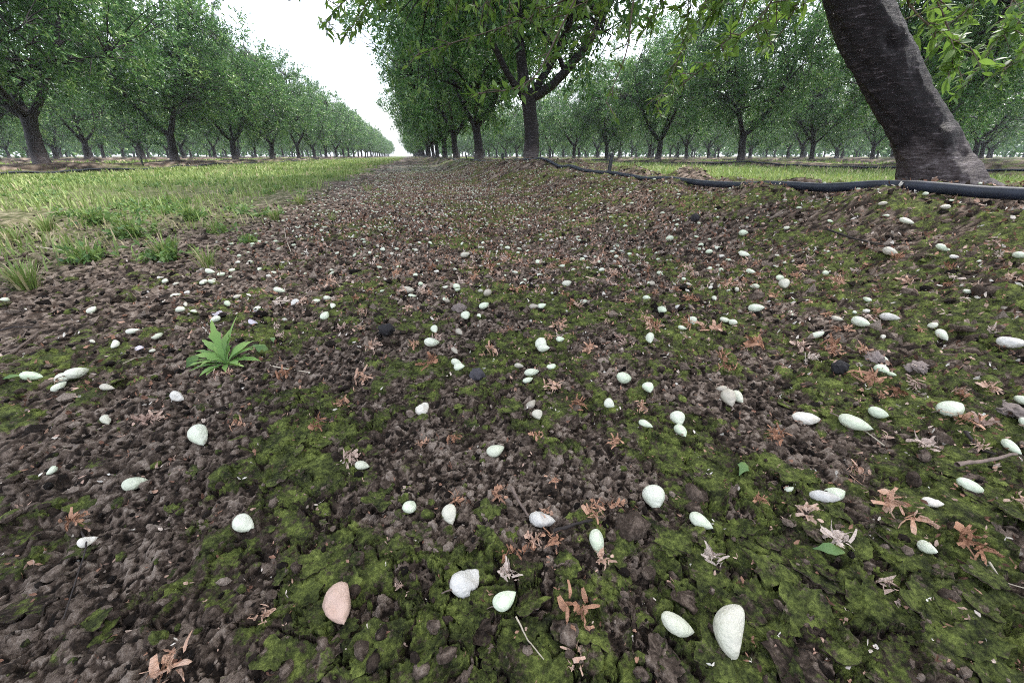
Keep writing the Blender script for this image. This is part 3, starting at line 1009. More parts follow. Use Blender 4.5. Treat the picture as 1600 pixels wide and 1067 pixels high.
def tuft(px, py, n, h, label, leafy=False, seed=0, dry=.1):
    hit = on_ground(px, py)
    p = hit[0]
    rng = np.random.default_rng(200 + seed)
    gg = Geo()
    e = tag(link('weed_clump' if leafy else 'grass_tuft', None, loc=p), label, 'weed' if leafy else 'grass tuft', 'clumps at the edge of the left grass')
    for k in range(n):
        a = rng.random() * 6.283
        q = np.array([math.cos(a), math.sin(a), 0])
        b = q * h * .28 * rng.random() + np.array([0, 0, -.006])
        hh = h * (.45 + .65 * rng.random()); ln = (.2 + .7 * rng.random()) * hh
        w = .0028 * (.7 + .6 * rng.random())
        s = np.array([-q[1], q[0], 0])
        c = [b, b + q * ln * .3 + np.array([0, 0, hh * .5]), b + q * ln * .65 + np.array([0, 0, hh * .85]), b + q * ln + np.array([0, 0, hh * .92])]
        V = np.array([c[0] - s * w * .5, c[0] + s * w * .5, c[1] - s * w * .5, c[1] + s * w * .5, c[2] - s * w * .35, c[2] + s * w * .35, c[3]])
        tn = np.full(7, .9 if rng.random() < dry else np.clip(.35 + .2 * rng.normal(), 0, .83))
        gg.add(V, np.array([[0, 1, 3], [0, 3, 2], [2, 3, 5], [2, 5, 4], [4, 5, 6]]), tn)
    tag(link('blades', gg.mesh('blades'), M_GRASS, e), kind='stuff')
    if leafy:
        lg = Geo()
        m = 34
        az = rng.random(m) * 6.283; el = .35 + .9 * rng.random(m)
        d = np.stack([np.cos(az) * np.cos(el), np.sin(az) * np.cos(el), np.sin(el)], 1)
        leafy_shoots(lg, np.zeros((m, 3)) + rng.normal(size=(m, 3)) * np.array([.012, .012, 0]), d, h * (.5 + .6 * rng.random(m)), rng, 8, h * .30, LEAF2, .42, .2, .1)
        tag(link('leaves', lg.mesh('leaves', False), M_WEED, e), kind='stuff')


TUFTS = [(45, 452, 150, .075, 'dense grass tuft at the far left edge of the bare soil', 0), (140, 410, 90, .075, 'leafy weed clump right of the leftmost grass tuft', 1),
         (205, 372, 90, .10, 'tall green weed clump in the middle of the left grass edge', 1), (262, 405, 100, .085, 'leafy weed clump with thin stalks at the grass edge', 1),
         (325, 418, 60, .075, 'sparse yellowish grass tuft above three pale fruits', 0), (388, 380, 30, .05, 'small bright green weed standing alone beyond the grass edge', 1),
         (335, 365, 60, .07, 'grass tuft just left of the lone small weed', 0), (150, 350, 120, .09, 'broad weed clump in the patchy left grass', 1),
         (300, 345, 120, .09, 'light green weed clump further back at the grass edge', 1), (430, 345, 90, .07, 'pale grass tuft on the brown soil right of the grass edge', 0),
         (470, 320, 110, .08, 'grass tuft at the far tip of the grass edge', 0), (575, 300, 70, .08, 'thin yellow grass tuft beside the middle of the path', 0),
         (520, 345, 30, .05, 'few thin straw blades on the path right of the grass', 0), (75, 362, 110, .08, 'yellow green tuft behind the leftmost one', 0),
         (20, 378, 90, .06, 'low tuft against the left edge of the picture', 0)]
for k, (px, py, n, h, lab, lf) in enumerate(TUFTS):
    tuft(px, py, n, h, lab, bool(lf), k, .12 if lf else .3)


def strip_leaf(length, width, bend, curl, seed, fold=.25, nseg=11, tip=.5, jag=.12):
    """one broad weed leaf along +X"""
    rng = np.random.default_rng(seed)
    V, F = [], []
    for k in range(nseg + 1):
        s = k / nseg
        w = width * (math.sin(math.pi * min(1, .06 + s * .97)) ** .7) * (.25 + .75 * sstep(.0, tip, s)) * (1 + jag * rng.normal() * (0 < k < nseg))
        el = bend - curl * s
        x = length * s * math.cos(el); z = length * s * math.sin(el)
        w = max(float(w), .0006)
        V += [[x, w * .5, z + fold * w * .5], [x, 0, z], [x, -w * .5, z + fold * w * .5]]
        if k:
            a = 3 * (k - 1)
            F += [[a, a + 1, a + 4, a + 3], [a + 1, a + 2, a + 5, a + 4]]
    tn = np.clip(np.repeat(np.linspace(.15, .75, nseg + 1), 3) + .1 * rng.normal(), 0, 1)
    return mesh_np('leaf', np.array(V), [np.array(F)], True, {'tint': tn})


p = on_ground(356, 572)[0]
weed = tag(link('rosette_weed', None, loc=p), 'green rosette weed with long narrow leaves growing from bare soil', 'weed')
rr_ = np.random.default_rng(5)
LV = [(1.95, .085, 1.35, .35, .017), (1.2, .095, .95, .25, .012), (2.6, .075, .75, .5, .015), (2.9, .07, .5, .45, .014), (3.4, .06, .35, .35, .012), (3.9, .055, .3, .4, .011), (4.4, .05, .3, .45, .011),
      (.55, .07, .6, .5, .012), (.1, .06, .45, .6, .013), (-.4, .055, .3, .35, .011), (-1.0, .045, .3, .4, .009), (1.5, .07, 1.2, .6, .015), (2.2, .06, 1.0, .7, .016), (.9, .06, 1.0, .6, .012), (-1.7, .045, .25, .4, .009), (3.1, .05, .9, .6, .013), (2.0, .05, 1.3, .9, .016)]
LV += [(k * .9 + .3, .045 + .012 * (k % 3), .55 + .2 * (k % 2), .5, .012) for k in range(8)]
for k, (a, L_, bd, cl, w) in enumerate(LV):
    bd = min(bd + .22, 1.45)
    link('leaf', strip_leaf(L_ * .85, w * .9, bd, cl, 40 + k, tip=.75, jag=.28), M_ROSETTE, weed, loc=(0, 0, .003), rot=(rr_.normal() * .2, 0, a - YAW))
lo = link('fallen_leaf', strip_leaf(.026, .014, .5, .2, 71), M_WEED, loc=on_ground(292, 578)[0] + np.array([0, 0, .004]), rot=(.9, -.5, .7))
tag(lo, 'small upright oval green leaf left of the rosette weed', 'leaf')
lo = link('fallen_leaf', strip_leaf(.034, .014, .1, .3, 72), M_WEED, loc=on_ground(398, 548)[0] + np.array([0, 0, .012]), rot=(.6, .2, -.6))
tag(lo, 'oval green leaf lying at the right foot of the rosette weed', 'leaf')
for k, (px, py, a, lab) in enumerate([(1150, 757, .6, 'curled yellow green leaf near a brown clod on the right'), (1262, 872, -.4, 'narrow yellow green leaf flat on dark moss at lower right'),
                                      (430, 545, 1.9, 'tiny yellow leaf right of the rosette weed'), (6, 606, .4, 'yellow leaf at the left edge below the twigs')]):
    lo = link('fallen_leaf', strip_leaf(.024, .009, .25, .35, 80 + k), M_LEAF_NEAR if k == 9 else M_WEED, loc=on_ground(px, py)[0] + np.array([0, 0, .012]), rot=(.2, -.1, a))
    tag(lo, lab, 'leaf')


# ------------------------------------------------------------------ fallen fruit
def fruit_mesh(kind, seed):
    """a young almond fruit lying along X, about one unit long: a pointed tip at +X and the stalk end at -X"""
    rng = np.random.default_rng(seed)
    nu, nv = 20, 16
    s = .5 - .5 * np.cos(np.linspace(0, np.pi, nu))
    fat = {'plump': .70, 'slim': .52, 'crescent': .66, 'withered': .64, 'striped': .56, 'round': .84}[kind] * (1 + .06 * rng.normal())
    pw = .48 if kind == 'crescent' else .72 + .16 * rng.random()
    prof = s ** .5 * (1 - s) ** pw
    rad = .5 * fat * prof / prof.max()
    rad[0] = .03; rad[-1] = .006
    a = np.linspace(0, 2 * np.pi, nv, endpoint=False)
    A, S_ = np.meshgrid(a, s)
    R = rad[:, None] * np.ones_like(A)
    Y = R * np.cos(A); Z = R * np.sin(A) * .80
    arch = {'crescent': .30, 'slim': .12}.get(kind, .10) * (s - .5) ** 2 * 4 * .5
    R2 = 1 - .07 * np.exp(-((np.angle(np.exp(1j * (A - .1)))) / .16) ** 2)           # the suture
    Y, Z = Y * R2, Z * R2
    if kind in ('withered', 'striped'):
        k = fbm(np.cos(A) * 2.2 + S_ * 5 + seed, np.sin(A) * 2.2 + S_ * 3, seed, 3) - .5
        amp = .55 if kind == 'withered' else .28
        Y *= 1 + amp * k; Z *= 1 + amp * k
        if kind == 'withered':
            dent = np.exp(-((S_ - .62) / .13) ** 2 - ((A - np.pi / 2 - .3) / .5) ** 2)
            Z -= .13 * dent
        else:
            g = 1 + .05 * np.cos(A * 9)
            Y *= g; Z *= g
    else:
        k = fbm(np.cos(A) * 1.2 + S_ * 2 + seed, np.sin(A) * 1.2 + S_ * 2, seed, 2) - .5
        Y *= 1 + .16 * k; Z *= 1 + .16 * k
    Y = Y + arch[:, None] - arch.mean()
    X = (S_ - .5) + 0 * A
    V = np.stack([X, Y, Z], -1).reshape(-1, 3)
    i = np.arange(nu - 1)[:, None] * nv + np.arange(nv)[None]; j = np.arange(nu - 1)[:, None] * nv + (np.arange(nv)[None] + 1) % nv
    q = np.stack([i, j, j + nv, i + nv], -1).reshape(-1, 4)
    V = np.concatenate([V, [[-.502, arch[0] - arch.mean(), 0], [.525, arch[-1] - arch.mean(), 0]]])
    n0 = nu * nv
    tri = np.array([[(k + 1) % nv, k, n0] for k in range(nv)] + [[(nu - 1) * nv + k, (nu - 1) * nv + (k + 1) % nv, n0 + 1] for k in range(nv)])
    me = mesh_np('almond_fruit_' + kind, V, [q, tri], True)
    me['half'] = float(rad.max() * .8)
    return me


FR = {k: [fruit_mesh(k, 300 + 7 * i + h) for i in range(3)] for h, k in enumerate(['plump', 'slim', 'crescent', 'withered', 'striped', 'round'])}
for k, ms in FR.items():
    for m_ in ms:
        m_.materials.append(M_FRUIT_DULL if k in ('withered', 'striped') else M_FRUIT)
gg = Geo()
tube(gg, [(-.47, 0, 0), (-.56, .02, .01), (-.68, .05, .0), (-.76, .06, -.03)], [.035, .022, .018, .02], 6)
STALK = gg.mesh('stalk'); STALK.materials.append(M_TWIG)
gg = Geo()
tube(gg, [(.5, 0, 0), (.58, .01, .01), (.70, .0, .03)], [.02, .012, .006], 5)
STYLE = gg.mesh('style'); STYLE.materials.append(M_STRAW)

rngf = np.random.default_rng(99)


def put_fruit(x, y, L, yaw, kind, label=None, group=None, stalk=None, tilt=None, mat=None):
    me = FR[kind][int(rngf.integers(3))]
    z = float(np.mean(ground_z(np.array([x, x + .004, x - .004]), np.array([y, y + .004, y - .004]))))
    tl = rngf.normal() * .22 if tilt is None else tilt
    o = link('almond_fruit', me, loc=(x, y, z + me['half'] * L * .80 * math.cos(tl) + abs(math.sin(tl)) * L * .44), rot=(rngf.normal() * .35, tl, yaw), scl=(L, L * rngf.uniform(.92, 1.08), L * rngf.uniform(.9, 1.05)))
    if mat is not None:
        o.material_slots[0].link = 'OBJECT'; o.material_slots[0].material = mat
    tag(o, label, 'almond', group)
    if stalk is None: stalk = rngf.random() < .4
    if stalk: link('stalk', STALK, parent=o)
    return o


# (px, py, length px, angle in the picture, kind, label)
FRUIT = [
    (1136, 988, 66, 95, 'crescent', 'largest pale half-moon fruit standing on moss at the bottom right of centre'),
    (1055, 980, 58, 15, 'slim', 'pale pointed fruit on a grey crust plate left of the half-moon fruit'),
    (730, 904, 62, -40, 'withered', 'big whitish withered fruit with a dark hole in the lower centre'),
    (789, 940, 42, -25, 'plump', 'plump pale fruit right below the big withered one with a hole'),
    (534, 946, 56, 80, 'withered', 'pinkish brown wrinkled fruit beside moss plates in the lower left centre'),
    (387, 822, 40, 30, 'plump', 'white fruit with a bent stalk on dark soil at lower left'),
    (315, 682, 36, 75, 'plump', 'pale mint egg-shaped fruit standing upright on the left moss'),
    (213, 753, 32, -20, 'plump', 'pale fruit against a reddish flake on the left'),
    (172, 609, 22, 0, 'slim', 'small white fruit on the left below the group of three'),
    (126, 585, 34, -25, 'plump', 'largest fruit of the group of three on the left'),
    (104, 594, 22, 20, 'round', 'small middle fruit of the group of three on the left'),
    (96, 606, 22, -20, 'plump', 'lowest fruit of the left group, touching an orange shuck'),
    (56, 591, 36, 3, 'slim', 'long pale fruit at far left beside the group of three'),
    (280, 622, 24, 10, 'withered', 'beige dried fruit below the rosette weed'),
    (168, 656, 18, 70, 'plump', 'tiny white fruit with a thin tip on the left soil'),
    (83, 734, 20, -50, 'crescent', 'small curved white fruit at lower left'),
    (140, 845, 24, -25, 'withered', 'small dull greenish dried fruit at lower left'),
    (210, 517, 20, -10, 'slim', 'left of two small pale fruits left of the rosette weed'), (248, 524, 20, -25, 'slim', 'right of two small pale fruits left of the rosette weed'),
    (285, 486, 15, 10, 'round', 'small white fruit above the rosette weed on bare soil'), (438, 455, 20, 5, 'slim', 'pale fruit on brown soil up right of the rosette weed'),
    (404, 478, 20, 25, 'plump', 'small fruit with a thin stalk above the rosette weed'),
    (1092, 819, 38, 30, 'plump', 'pale mint fruit pointing right of a brown clod'), (932, 850, 34, 75, 'plump', 'pale mint fruit above the dark moss plates near centre'),
    (1021, 777, 34, 80, 'round', 'round pale fruit with its tip down, left of a big brown clod'), (775, 705, 32, -20, 'plump', 'pale green fruit with a stalk lying on moss in the centre'),
    (568, 731, 24, 0, 'plump', 'small pale fruit left of centre by a brown flake'), (642, 794, 26, -60, 'plump', 'small fruit with a straw at its tip, left of centre'),
    (704, 808, 28, 80, 'plump', 'cream fruit under an orange shuck near centre'), (847, 803, 44, 10, 'withered', 'cream split fruit with a brown shuck across its middle'),
    (1442, 860, 34, 50, 'slim', 'pale fruit with a long stalk on the right moss'), (1285, 778, 46, 10, 'striped', 'grey striped dried fruit under a paler one on the right'),
    (1304, 767, 34, 0, 'plump', 'pale fruit leaning on the grey striped one'), (1508, 765, 42, 10, 'slim', 'whitish slim fruit beside brown litter at right'),
    (1452, 788, 26, 20, 'withered', 'dull purple grey fruit on moss at right'), (1232, 764, 16, -10, 'slim', 'tiny pale fruit left of the striped pair'),
    (1575, 700, 30, 30, 'slim', 'slim pale fruit at the right edge above the sticks'),
    (1258, 652, 46, 0, 'striped', 'large striped dry fruit on the right moss'), (1331, 664, 48, 18, 'slim', 'long pale fruit right of the striped dry one'),
    (1368, 650, 30, 10, 'plump', 'pale fruit behind an orange flake right of the long one'), (1477, 646, 42, -8, 'plump', 'pale mint fruit alone on the right slope'),
    (1594, 628, 24, 0, 'plump', 'mint fruit cut by the right edge'), (1595, 672, 24, 20, 'plump', 'lower of the two fruits at the right edge'),
    (1137, 625, 28, 60, 'plump', 'lower left fruit of a touching trio on the right moss'), (1151, 621, 26, 40, 'plump', 'right fruit of a touching trio on the right moss'),
    (1130, 602, 24, -8, 'plump', 'top fruit of a touching trio on the right moss'), (1063, 674, 28, 50, 'plump', 'front fruit of an overlapping pair right of centre'),
    (1057, 661, 22, 60, 'round', 'rear fruit of an overlapping pair right of centre'), (1008, 664, 24, 20, 'plump', 'single white fruit left of the overlapping pair'),
    (975, 592, 30, -15, 'plump', 'large mint fruit lying across just right of centre'), (951, 638, 18, 20, 'round', 'small white fruit among brown shucks right of centre'),
    (1011, 615, 16, 60, 'round', 'small upright white fruit below the large mint one'), (840, 653, 16, 60, 'round', 'lower small fruit below the centre cluster'),
    (830, 630, 20, -30, 'plump', 'small pale fruit with a hooked tip below the centre cluster'), (661, 637, 30, -40, 'withered', 'cream fruit with a hole left of centre'),
    (825, 593, 20, -15, 'slim', 'front fruit of the centre cluster by an orange shuck'), (831, 581, 26, -8, 'plump', 'middle fruit of the centre cluster'),
    (811, 574, 16, 0, 'plump', 'leftmost fruit of the centre cluster'), (862, 574, 22, -30, 'slim', 'pointed fruit right of the centre cluster'),
    (714, 568, 20, 10, 'plump', 'upper fruit of a pair beside the dark round nut'), (718, 576, 20, 10, 'plump', 'lower fruit of a pair beside the dark round nut'),
    (711, 549, 20, 50, 'slim', 'slanting fruit above the pair by the dark round nut'), (676, 540, 26, -10, 'plump', 'pale fruit up left of the dark round nut'),
    (846, 545, 24, 60, 'plump', 'upper fruit of a leaning pair above the centre cluster'), (849, 551, 22, 10, 'plump', 'lower fruit of a leaning pair above the centre cluster'),
    (1014, 535, 18, 80, 'plump', 'upright fruit with its tip up on moss right of centre'), (875, 536, 14, 0, 'round', 'small fruit right of the leaning pair'),
    (1575, 538, 36, -3, 'withered', 'big whitish fruit on the brown slope at far right'), (1470, 524, 24, 25, 'plump', 'right fruit of a pair on the right slope'),
    (1453, 515, 16, -20, 'plump', 'left fruit of a pair on the right slope'), (1342, 507, 28, 12, 'plump', 'mint fruit with a stalk on the right slope'),
    (1388, 497, 26, 5, 'striped', 'dull cream fruit right of the mint one with a stalk'), (1307, 497, 18, 15, 'slim', 'slim pale fruit left of the mint one with a stalk'),
    (1275, 525, 26, -10, 'slim', 'thin pale fruit beside an orange shuck on the right'), (1180, 483, 24, 5, 'plump', 'pale blue green fruit with stalk on the right middle ground'),
    (1222, 453, 16, 60, 'round', 'round white fruit with a dark end on the right middle ground'), (1080, 507, 14, 70, 'round', 'upper of two small fruits at right middle'),
    (1065, 515, 14, 10, 'plump', 'lower of two small fruits at right middle'), (1034, 486, 22, 40, 'plump', 'pale mint fruit right of centre in the middle ground'),
    (1010, 468, 14, 0, 'round', 'small round fruit above the mint one in the middle ground'), (886, 443, 18, -10, 'plump', 'pale pointed fruit in the middle ground near centre'),
    (757, 480, 20, -15, 'plump', 'lower fruit of a touching pair in the central middle ground'), (762, 466, 18, -65, 'plump', 'upper fruit of a touching pair in the central middle ground'),
    (728, 497, 14, 70, 'round', 'small white fruit below the touching pair'), (749, 494, 12, 60, 'slim', 'thin white fruit right of the small one below the pair'),
    (718, 520, 16, 30, 'plump', 'bluish fruit between the pair and the dark nut'), (680, 522, 14, 70, 'plump', 'small fruit left of the bluish one'),
    (817, 448, 12, 20, 'plump', 'small white fruit right of the touching pair'), (638, 450, 20, 5, 'plump', 'pale green fruit on mossy middle ground left of centre'),
    (727, 399, 18, 5, 'plump', 'pale green fruit further back near the centre line'), (509, 495, 20, -35, 'plump', 'upright pale fruit up right of the rosette weed'),
    (513, 468, 14, -20, 'plump', 'right fruit of a pair above the upright pale one'), (495, 471, 14, 0, 'plump', 'left fruit of a pair above the upright pale one'),
    (1388, 398, 26, 5, 'plump', 'pale fruit at the end of a dark stick on the slope'), (1413, 350, 22, 3, 'slim', 'pale fruit with a long stalk high on the dark slope'),
    (1470, 392, 22, 0, 'slim', 'slim pale fruit high on the right slope'), (1593, 400, 20, -5, 'plump', 'fruit at the right edge high on the slope'),
    (330, 426, 16, 0, 'slim', 'left of three pale fruits at the grass edge'), (346, 427, 15, 0, 'plump', 'middle of three pale fruits at the grass edge'), (364, 420, 12, -10, 'slim', 'right of three pale fruits at the grass edge'),
    (10, 470, 14, 10, 'round', 'small white fruit at the left edge under the tuft'),
    (1108, 395, 14, -20, 'plump', 'small mint fruit on the right middle ground'), (1160, 368, 14, 0, 'round', 'small white dome-like fruit near the berm foot'), (1046, 376, 16, -30, 'plump', 'mint fruit near the berm foot right of centre'),
    (1375, 581, 22, 30, 'round', 'round white fruit among orange shucks on the right'), (1390, 590, 16, 40, 'slim', 'slim fruit tucked right of the round white one'),
    (1161, 400, 20, 5, 'slim', 'thin pale fruit on the right middle ground'), (1172, 426, 18, 10, 'slim', 'slanting pale fruit on the right middle ground'), (1219, 432, 18, -20, 'slim', 'pale fruit above the round one with a dark end'),
    (846, 482, 16, 0, 'plump', 'right fruit of a side by side pair near centre'), (834, 483, 16, 5, 'plump', 'left fruit of a side by side pair near centre'), (912, 470, 14, 0, 'plump', 'small fruit above right of the side by side pair'),
]
taken = []
PINK = {(534, 946)}
for px, py, lp, an, kind, lab in FRUIT:
    hit = on_ground(px, py + lp * .18)
    if hit is None: continue
    p, s = hit
    a = math.radians(an)
    q1 = on_ground(px + 6 * math.cos(a), py + 6 * math.sin(a)); q0 = on_ground(px - 6 * math.cos(a), py - 6 * math.sin(a))
    d = q1[0] - q0[0]
    L = min(max(lp * s / FPX * .93, .010), .033)
    steep = abs(math.sin(a)) > .85
    if steep: L = min(L * 1.2, .038)
    put_fruit(p[0], p[1], L, math.atan2(d[1], d[0]), kind, lab, 'pale almonds fallen on the soil', tilt=(.42 if steep and kind in ('plump', 'round', 'crescent') else None), mat=M_FRUIT_PINK if (px, py) in PINK else None)
    taken.append(p[:2])
taken = np.array(taken)


def scatter(n, rng, xr, yr, dens, power=1.0):
    out = []; tot = 0
    while tot < n:
        x = xr[0] + (xr[1] - xr[0]) * rng.random(n * 2); y = yr[0] + (yr[1] - yr[0]) * rng.random(n * 2) ** power
        ok = rng.random(n * 2) < dens(x, y)
        out.append(np.stack([x[ok], y[ok]], 1)); tot += int(ok.sum())
    return np.concatenate(out)[:n]


def litter_density(x, y):
    band = sstep(-.95, -.35, x) * sstep(1.75, .75, x) + .22 * sstep(.8, 1.1, x) * sstep(2.3, 1.9, x)
    return np.clip(band, 0, 1) * (.35 + .9 * fbm(x * 2.5, y * 2.5, 131, 3))


rs = np.random.default_rng(17)
pts = scatter(4200, rs, (-1.0, 2.2), (.0, 15), litter_density)
r = np.hypot(pts[:, 0], pts[:, 1])
azp = np.degrees(np.arctan2(pts[:, 0], pts[:, 1]))
ok = (r > .80) & (azp > -45) & (azp < 72)
pts, r = pts[ok], r[ok]
dm = np.sqrt(((pts[:, None] - taken[None]) ** 2).sum(-1)).min(1)
pts, r = pts[dm > .035], r[dm > .035]
o_ = np.argsort(r); pts, r = pts[o_], r[o_]
n_ind = 300 - len(FRUIT)
cnt = {}
kinds = ['plump', 'plump', 'slim', 'slim', 'round', 'withered', 'crescent']
for (x, y), rad_ in zip(pts[:n_ind], r[:n_ind]):
    k = kinds[int(rngf.integers(len(kinds)))]
    col = int(np.clip((math.degrees(math.atan2(x, y)) + 40) // 22, 0, 4))
    where = ['between the grass edge and the path', 'left of the middle of the path', 'in the middle of the path', 'between the path and the berm', 'on the right slope under the hose'][col]
    cnt[where] = cnt.get(where, 0) + 1
    put_fruit(x, y, rngf.uniform(.009, .022), rngf.random() * 6.28, k, f'small pale fallen almond {where}' + (f', {ordinal(cnt[where])} nearest' if cnt[where] <= 20 else ', further back'), f'small almonds {where}', stalk=False)
far = pts[n_ind:]


def join_copies(tmpl, pos, yaw, tilt, scl, rng, normal=None):
    T, F = tmpl
    n = len(pos); k = len(T)
    cz_, sz_ = np.cos(yaw), np.sin(yaw); cx_, sx_ = np.cos(tilt), np.sin(tilt)
    Rz = np.zeros((n, 3, 3)); Rz[:, 0, 0] = cz_; Rz[:, 0, 1] = -sz_; Rz[:, 1, 0] = sz_; Rz[:, 1, 1] = cz_; Rz[:, 2, 2] = 1
    Rx = np.zeros((n, 3, 3)); Rx[:, 0, 0] = 1; Rx[:, 1, 1] = cx_; Rx[:, 1, 2] = -sx_; Rx[:, 2, 1] = sx_; Rx[:, 2, 2] = cx_
    Mx = np.einsum('nij,njk->nik', Rz, Rx) * scl[:, None, None]
    V = np.einsum('nij,kj->nki', Mx, T) + pos[:, None]
    FF = (F[None] + (np.arange(n) * k)[:, None, None]).reshape(-1, F.shape[1])
    return V.reshape(-1, 3), FF


def low_fruit():
    V = [[-.5, 0, 0]]
    for x, r_ in ((-.22, .24), (.16, .25)):
        V += [[x, r_ * math.cos(a), .8 * r_ * math.sin(a)] for a in np.linspace(0, 6.283, 6, endpoint=False)]
    V += [[.52, 0, 0]]
    F = []
    for k in range(6):
        k2 = (k + 1) % 6
        F += [[0, 1 + k2, 1 + k], [1 + k, 1 + k2, 7 + k2], [1 + k, 7 + k2, 7 + k], [7 + k, 7 + k2, 13]]
    return np.array(V), np.array(F)


sc_ = rs.uniform(.009, .023, len(far))
V, F = join_copies(low_fruit(), np.column_stack([far, macro(far[:, 0], far[:, 1]) + .013]), rs.random(len(far)) * 6.28, rs.normal(size=len(far)) * .3, sc_, rs)
tag(link('far_fruit', mesh_np('far_fruit', V, [F]), M_FRUIT), 'countless pale fallen almonds further along the path and berm', 'almonds', kind='stuff')


# ------------------------------------------------------------------ withered shucks (dry flower jackets)
def shuck_mesh(seed, style=0):
    rng = np.random.default_rng(seed)
    V, F = [], []
    n = 24 if style == 0 else 22
    for k in range(n):
        a = rng.random() * 6.283; el = rng.uniform(-.1, 1.1)
        L = rng.uniform(.16, .42) if style == 0 else rng.uniform(.15, .24)
        w = rng.uniform(.06, .17) * (1 if style == 0 else .9)
        cen = np.array([rng.normal() * .15, rng.normal() * .12, .10 + .18 * rng.random()]) if style == 0 else np.array([(k / n - .5) * 1.0, rng.normal() * .03, .10])
        d = np.array([math.cos(a) * math.cos(el), math.sin(a) * math.cos(el), math.sin(el)])
        s = unit(np.cross(d, rng.normal(size=3)))
        c = cen.copy(); b0 = len(V)
        curl = unit(rng.normal(size=3)) * rng.uniform(1.2, 4.0)
        for m in range(4):
            ww = w * (.7, .9, .8, .6)[m] * rng.uniform(.6, 1.25)
            V += [c - s * ww * .5, c + s * ww * .5]
            d = unit(d + curl * .45)
            c = c + d * L / 3
            if m:
                q = b0 + 2 * (m - 1)
                F += [[q, q + 1, q + 3, q + 2]]
    V = np.array(V)
    V[:, 2] = np.maximum(V[:, 2], -.03 + .02 * rng.random(len(V)))
    return mesh_np('shuck', V, [np.array(F)], False)


SH = [shuck_mesh(400 + k, 0) for k in range(6)]
SHC = [shuck_mesh(420 + k, 1) for k in range(2)]
SHP = [shuck_mesh(430 + k, 0) for k in range(3)]
for m_ in SH + SHC: m_.materials.append(M_SHUCK)
for m_ in SHP: m_.materials.append(M_SHUCK_PALE)
SHUCKS = [
    (905, 962, 50, 0, 'torn orange shuck with a white curled end in the lower centre'), (806, 862, 40, 1, 'feathery orange catkin-like shuck above the moss plates'), (278, 1050, 64, 0, 'large curled orange husk at the bottom edge on the left'),
    (946, 784, 44, 1, 'long feathery orange shuck right of centre'), (866, 846, 32, 0, 'ragged brown shuck right of a darker one near centre'), (829, 842, 28, 0, 'dark reddish shuck left of the ragged brown one'),
    (780, 766, 24, 0, 'small orange shuck above the split cream fruit'), (863, 754, 22, 0, 'orange shuck with a white crumb in the centre'), (925, 802, 30, 0, 'spidery orange shuck left of the round pale fruit'),
    (940, 872, 24, 0, 'brown spiky shuck under the mint fruit'), (897, 1034, 36, 0, 'brown cone-like shuck at the bottom centre'), (1378, 915, 50, 2, 'pale peach bell-shaped dried flower on the right moss'),
    (1386, 796, 54, 0, 'wide tangle of orange shucks on the right'), (1262, 812, 32, 0, 'orange spiky shuck below the striped fruit'), (1225, 815, 24, 0, 'small reddish shuck left of the spiky one'),
    (1300, 860, 42, 2, 'pinkish ragged shuck beside the narrow leaf'), (1492, 850, 46, 0, 'long orange shuck on the right moss near a fruit'), (1215, 690, 30, 0, 'orange brown shuck on the right under the big striped fruit'),
    (1335, 742, 30, 0, 'pinkish brown shuck above the striped pair'), (1415, 603, 24, 2, 'pale yellow orange flake beside the round white fruit'), (1348, 594, 34, 0, 'orange shucks left of the round white fruit'),
    (1000, 642, 22, 0, 'brown shuck beside small white fruits right of centre'), (372, 668, 22, 0, 'reddish shuck right of the upright mint fruit'), (247, 652, 22, 0, 'orange shuck left of the upright mint fruit'),
    (536, 634, 20, 0, 'bright orange shuck left of centre'), (500, 668, 22, 0, 'orange shuck lower left of the bright one'), (710, 692, 20, 0, 'star-like reddish shuck left of the centre fruit'),
    (675, 576, 26, 0, 'long orange shuck left of the pair by the nut'), (570, 592, 26, 0, 'orange shuck between the rosette weed and the nut'), (124, 822, 34, 0, 'brown shuck at lower left'),
    (788, 905, 34, 2, 'white and brown shuck behind the plump pale fruit'), (716, 782, 28, 0, 'orange shuck on top of the cream fruit'), (848, 800, 22, 0, 'brown shuck lying across the split fruit'),
    (417, 970, 24, 0, 'small brown spiky shuck in the lower left'), (97, 600, 16, 0, 'orange shuck touching the left group of three'), (550, 722, 30, 2, 'rosy brown flake behind a small pale fruit'),
    (1180, 545, 34, 0, 'cluster of orange shucks on the right middle ground'), (1110, 515, 30, 0, 'orange shucks by two small fruits at right middle'), (1300, 545, 30, 0, 'orange shucks left of the black round nut'),
    (840, 690, 20, 0, 'small orange shuck right of the centre fruit'), (1130, 575, 24, 0, 'orange shuck above the touching trio'), (905, 640, 24, 0, 'brown shuck at the foot of the centre fruits'), (865, 610, 26, 0, 'orange shuck below the pointed centre fruit'),
    (960, 700, 22, 0, 'brown shuck below the overlapping pair'), (1185, 790, 20, 0, 'brown shuck right of the large clod'), (1590, 800, 30, 0, 'orange shuck at the right edge'), (1440, 705, 30, 2, 'peach shuck on the right above the sticks'),
    (625, 915, 16, 2, 'tiny whitish shuck in the lower left centre'), (1110, 880, 34, 2, 'cream crumpled shuck on a moss plate right of centre'), (660, 690, 18, 0, 'brown shuck right of the cream fruit with a hole')]
tk2 = []
for px, py, lp, st, lab in SHUCKS:
    p, s = on_ground(px, py + lp * .15)
    me = (SHC if st == 1 else SHP if st == 2 else SH)[int(rngf.integers(2 if st == 1 else 3 if st == 2 else 6))]
    sz = lp * s / FPX * 1.5
    z = float(ground_z(p[0], p[1])[0])
    o = link('withered_shuck', me, loc=(p[0], p[1], z + .001), rot=(rngf.normal() * .3, rngf.normal() * .3, (-YAW + rngf.normal() * .3) if st == 1 else rngf.random() * 6.28), scl=sz)
    tag(o, lab, 'shuck', 'orange withered shucks')
